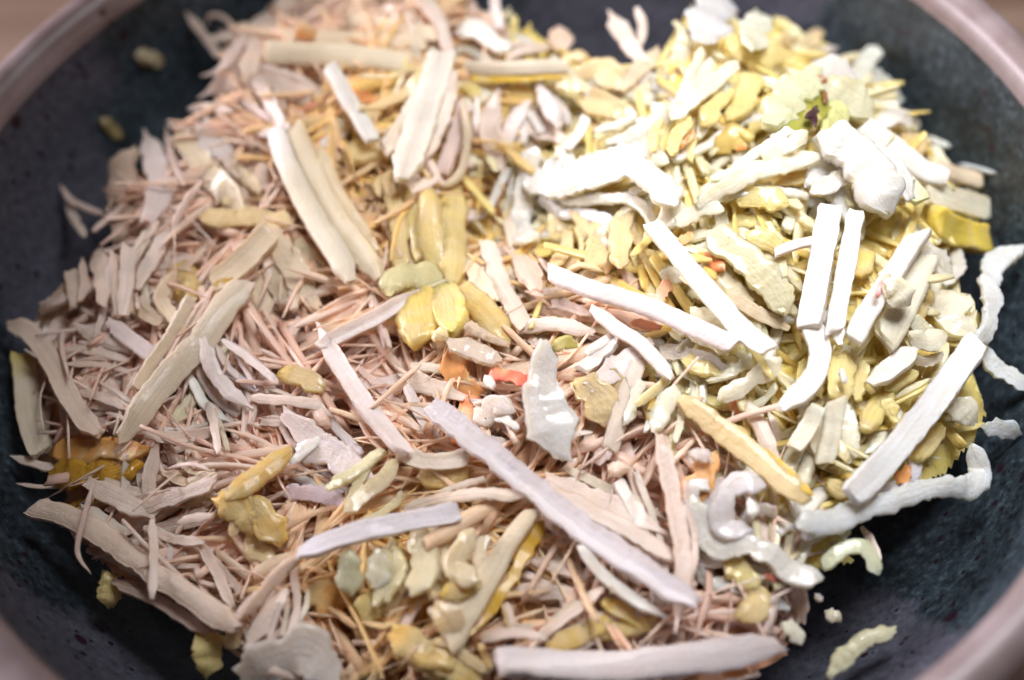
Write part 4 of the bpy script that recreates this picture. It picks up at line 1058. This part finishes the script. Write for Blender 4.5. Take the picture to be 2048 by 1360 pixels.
LINK = {'in', 'at', 'of', 'on', 'with', 'beside', 'below', 'behind', 'left', 'right', 'lying', 'by', 'under', 'above', 'over', 'from', 'across', 'along', 'between', 'running', 'leaning', 'bending',
        'standing', 'hanging', 'crossing', 'pointing', 'jutting', 'slanting', 'close', 'outermost', 'to', 'down', 'up', 'just', 'wedged', 'propped', 'beneath', 'sweeping', 'reaching', 'dropping', 'rising', 'into'}
USED = {t[4] for t in TRACED}


def near_label(pre, label, alt):
    ws = label.split()
    cut = min(len(ws), 16 - max(len(p.split()) for p in (pre,) + alt))
    if cut < len(ws):
        while cut > 3 and not (ws[cut] in LINK and ws[cut - 1] not in LINK and ws[cut - 1] not in ('the', 'a', 'its', 'two', 'and')):
            cut -= 1
    s = ' '.join(ws[:cut]).rstrip(',')
    for p in (pre,) + alt:
        if p + s not in USED:
            USED.add(p + s)
            return p + s
    return None


rg = np.random.default_rng(21)
# companions: shreds of the same bundle, lying along the ones picked out above
root_n = count_of['root_shred']
apple_n = count_of['apple_shred']
SIDE = {}
for rnd in (0, 1, 2):
    for kind, W, wm, col, label, L, nrm in list(TRACED):
        if kind not in 'rga' or L < 0.008:
            continue
        apple = kind in 'ayf' or (kind == 'k' and W[:, 0].mean() > 0.035)
        if rnd == 2 and (kind not in 'rga' or L < 0.009):
            continue
        if (apple_n if apple else root_n) >= 295:
            continue
        d = W[-1] - W[0]
        d /= np.linalg.norm(d)
        tov = _C - W.mean(0)
        tov /= np.linalg.norm(tov)
        sd = np.cross(d, tov)
        sd /= np.linalg.norm(sd)
        sgn = (1, -1, 1)[rnd]
        w2 = float(np.clip(wm * rg.uniform(0.35, 0.8), 0.0010, 0.0042))
        off = sd * sgn * (0.5 * wm + 0.5 * w2 + rg.uniform(-0.0004, 0.0014) + (0.0026 if rnd == 2 else 0))
        u0, u1 = rg.uniform(0, 0.25), rg.uniform(0.7, 1.0)
        base = catmull(W, 5)
        mid = base.mean(0)
        th = rg.normal(0, 0.16)
        P = mid + (base - mid) * (u1 - u0) + off + d * (0.5 * (u0 + u1) - 0.5) * L
        P = P + sd * np.linspace(-0.5, 0.5, 5)[:, None] * L * math.tan(th) * 0.8
        cx, cy = P[:, 0].mean(), P[:, 1].mean()
        if not all(inside(px, py) for px, py, _ in P[[0, 2, 4]]):
            continue
        # let it sink a little below its neighbour, following the heap
        P[:, 2] -= rg.uniform(0.0006, 0.0026)
        zs = np.array([float(surf(a, b)) for a, b, _ in P])
        P[:, 2] = 0.75 * P[:, 2] + 0.25 * np.minimum(P[:, 2], zs + 0.002)
        c2 = np.clip(col * rg.uniform(0.92, 1.04) * (1 + rg.normal(0, 0.03, 3)), 0, 0.9)
        if kind == 'y':
            c2 = 0.5 * c2 + 0.5 * np.array(APPLE)
        n2 = nrm + rg.normal(0, 0.3, 3)
        if apple:
            V, F, C, UV = build_strip(P, w2, w2 * rg.uniform(0.3, 0.5), n2, rg, seg=int(np.clip(L / 0.0006, 12, 50)), ns=12, jag=0.17, jfreq=13 * max(0.4, L / 0.025), e0='cut', e1='taper', fray=0.5, col=c2, lump=0.0002, twist=rg.normal(0, 0.4))
        else:
            V, F, C, UV = build_strip(P, w2, max(0.0005, w2 * rg.uniform(0.35, 0.65)), n2, rg, seg=int(np.clip(L / 0.0009, 12, 40)), ns=9, jag=0.14, fray=0.9, jfreq=9 * max(0.4, L / 0.025),
                                      e0=('taper', 'cut', 'cut', 'point')[rg.integers(4)], e1=('taper', 'cut', 'cut', 'point')[rg.integers(4)], col=c2, twist=rg.normal(0, 0.4))
        # where it lies next to its neighbour in the view
        ox, oy = float(off @ _r), float(off @ _u)
        if rnd == 2:
            where = 'second along'
        elif abs(ox) > abs(oy):
            where = 'right of' if ox > 0 else 'left of'
        else:
            where = 'above' if oy > 0 else 'below'
        pre = {'right of': 'shred just right of the ', 'left of': 'shred just left of the ', 'above': 'shred just above the ', 'below': 'shred just below the ', 'second along': 'second shred alongside the '}[where]
        lab = near_label(pre, label, (pre.replace('shred', 'smaller shred', 1), pre.replace('shred', 'thinner shred', 1)))
        if lab is None:
            continue
        o = finish('apple_shred' if apple else 'root_shred', V, F, C, UV, MAT_APPLE if apple else MAT_ROOT)
        tag(o, lab, 'apple shred' if apple else 'root shred', 'smaller apple shreds in the heap' if apple else 'smaller root shreds in the heap')
        if apple:
            apple_n += 1
        else:
            root_n += 1
# larger loose sticks in the upper layer, named after the picked-out piece next to them
free = [t for t in TRACED if t[0] in 'rgkafy']
for apple, want in ((False, 295 - root_n), (True, 295 - apple_n)):
    made = tries = 0
    while made < min(want, 95) and tries < 4000 and free:
        tries += 1
        x, y = rg.uniform(-0.105, 0.105, 2)
        if not inside(x, y) or (x > bound_x(y)) != apple:
            continue
        z = float(surf(x, y))
        if apple:
            L, w = rg.uniform(0.012, 0.026), rg.uniform(0.0020, 0.0038)
            a = (0.95 if y < 0.035 else 2.2) + rg.normal(0, 0.55)
            col = np.asarray((APPW, WHITE, APPW, APPLE)[rg.integers(4)])
        else:
            L, w = rg.uniform(0.015, 0.034), rg.uniform(0.0014, 0.0030)
            a = 5.5 * mnoise.noise(Vector((x * 28, y * 28, 3.3))) + rg.normal(0, 0.6)
            col = np.asarray((ROOTW, ROOT, ROOTW, (0.91, 0.79, 0.64))[rg.integers(4)])
        d = np.array([math.cos(a), math.sin(a), rg.normal(0, 0.14)])
        P = np.array([x, y, z + rg.uniform(-0.0005, 0.0022)]) + np.linspace(-0.5, 0.5, 4)[:, None] * L * d + rg.normal(0, 0.0004, (4, 3))
        for q in P:
            q[2] = 0.6 * q[2] + 0.4 * (float(surf(q[0], q[1])) + 0.0008)
        if not (inside(P[0, 0], P[0, 1]) and inside(P[-1, 0], P[-1, 1])):
            continue
        k = min(range(len(free)), key=lambda i: np.linalg.norm(free[i][1].mean(0) - P.mean(0)))
        if np.linalg.norm(free[k][1].mean(0) - P.mean(0)) > 0.016:
            continue
        nb = free.pop(k)
        n2 = np.array([0, -0.3, 1.0]) + rg.normal(0, 0.3, 3)
        if apple:
            V, F, C, UV = build_strip(P, w, w * rg.uniform(0.4, 0.6), n2, rg, seg=34, ns=12, jag=0.12, jfreq=13 * L / 0.025, e0='cut', e1='taper', fray=0.4, col=col, lump=0.00018, twist=rg.normal(0, 0.4))
        else:
            V, F, C, UV = build_strip(P, w, w * rg.uniform(0.4, 0.7), n2, rg, seg=30, ns=9, jag=0.09, jfreq=8, e0='cut', e1=('cut', 'taper')[rg.integers(2)], fray=0.9, col=col, twist=rg.normal(0, 0.3))
        lab = near_label('loose shred nearest the ', nb[4], ('loose pale shred nearest the ',))
        if lab is None:
            continue
        o = finish('apple_shred' if apple else 'root_shred', V, F, C, UV, MAT_APPLE if apple else MAT_ROOT)
        tag(o, lab, 'apple shred' if apple else 'root shred', 'loose apple shreds in the upper layer' if apple else 'loose root shreds in the upper layer')
        made += 1
    if apple:
        apple_n += made
    else:
        root_n += made
print('root', root_n, 'apple', apple_n)


def joined(name, apple, n, label, cat, fibres=0):
    VV, FF, CC, UU, k = [], [], [], [], 0
    for i in range(n + fibres):
        P, w, col, L = random_piece(rg, apple, i < n)
        if i >= n:
            w = rg.uniform(0.0005, 0.0014) if rg.uniform() < 0.6 else rg.uniform(0.0003, 0.0006)
            P[:, 2] += rg.uniform(0, 0.0012)
            P[1] += rg.normal(0, 0.0008, 3)
            P[2] += rg.normal(0, 0.0008, 3)
        V, F, C, UV = strip_for(rg, apple, P, w, col, L, False)
        VV.append(V)
        CC.append(C)
        UU.append(UV)
        FF += [tuple(a + k for a in f) for f in F]
        k += len(V)
    o = new_mesh(name, np.vstack(VV), FF, MAT_APPLE_DEEP if apple else MAT_ROOT_DEEP, None, np.vstack(CC), np.vstack(UU))
    tag(o, label, cat, kind='stuff')


joined('root_tangle', False, 2200, 'dense tangle of fine root shreds filling the bowl', 'root tangle', 800)
joined('apple_pulp', True, 1000, 'mass of small wet apple shreds filling the right side', 'apple pulp')

# solid pulp under the loose shreds
N = 400
VV, FF, CC = [(0, 0, float(surf(0, 0)) - 0.009)], [], [(0.8, 0.6, 0.4)]
rings = 150
for i in range(1, rings + 1):
    for j in range(N):
        a = 2 * math.pi * j / N
        r = 0.110 * i / rings
        x, y = r * math.cos(a), r * math.sin(a)
        ap = min(1.0, max(0.0, (x - bound_x(y)) / 0.012 + 0.5))
        wx, wy = x + 0.004 * mnoise.noise(Vector((x * 90, y * 90, 7.0))), y + 0.004 * mnoise.noise(Vector((x * 90, y * 90, 9.0)))
        strand = 0.5 - abs(mnoise.noise(Vector(((wx * 0.8 + wy * 0.6) * 150, (wy * 0.8 - wx * 0.6) * 420, 2.0))))
        z = RZ + float(heap(x, y)) - 0.0052 + 0.0026 * ap + 0.0020 * mnoise.noise(Vector((x * 200, y * 200, 1.0))) + 0.0026 * strand + 0.0007 * mnoise.noise(Vector((x * 1100, y * 1100, 4.0)))
        z = max(z, RZ + float(wall_z(r)) + 0.0004) if i < rings else RZ + float(wall_z(r)) + 0.0004
        VV.append((x, y, z))
        CC.append((0.92, 0.74, 0.22) if x > bound_x(y) else (0.89, 0.47, 0.26))  # amber and orange put the warm glow of the gaps into the colour
for j in range(N):
    FF.append((0, 1 + j, 1 + (j + 1) % N))
    for i in range(rings - 1):
        a = 1 + i * N
        FF.append((a + j, a + N + j, a + N + (j + 1) % N, a + (j + 1) % N))
# keep only the part that lies clear of the wall
keep = [f for f in FF if all(VV[v][2] > RZ + float(wall_z(math.hypot(VV[v][0], VV[v][1]))) + 0.0006 and inside(VV[v][0], VV[v][1]) for v in f)]
used = sorted({v for f in keep for v in f})
mp = {v: i for i, v in enumerate(used)}
o = new_mesh('packed_pulp', [VV[v] for v in used], [tuple(mp[v] for v in f) for f in keep], MAT_PULP, None, np.array([CC[v] for v in used]), np.array([(VV[v][0] * 100, VV[v][1] * 100) for v in used]))
tag(o, 'packed damp pulp underneath the loose shreds', 'pulp', kind='stuff')

print('pieces', count_of)
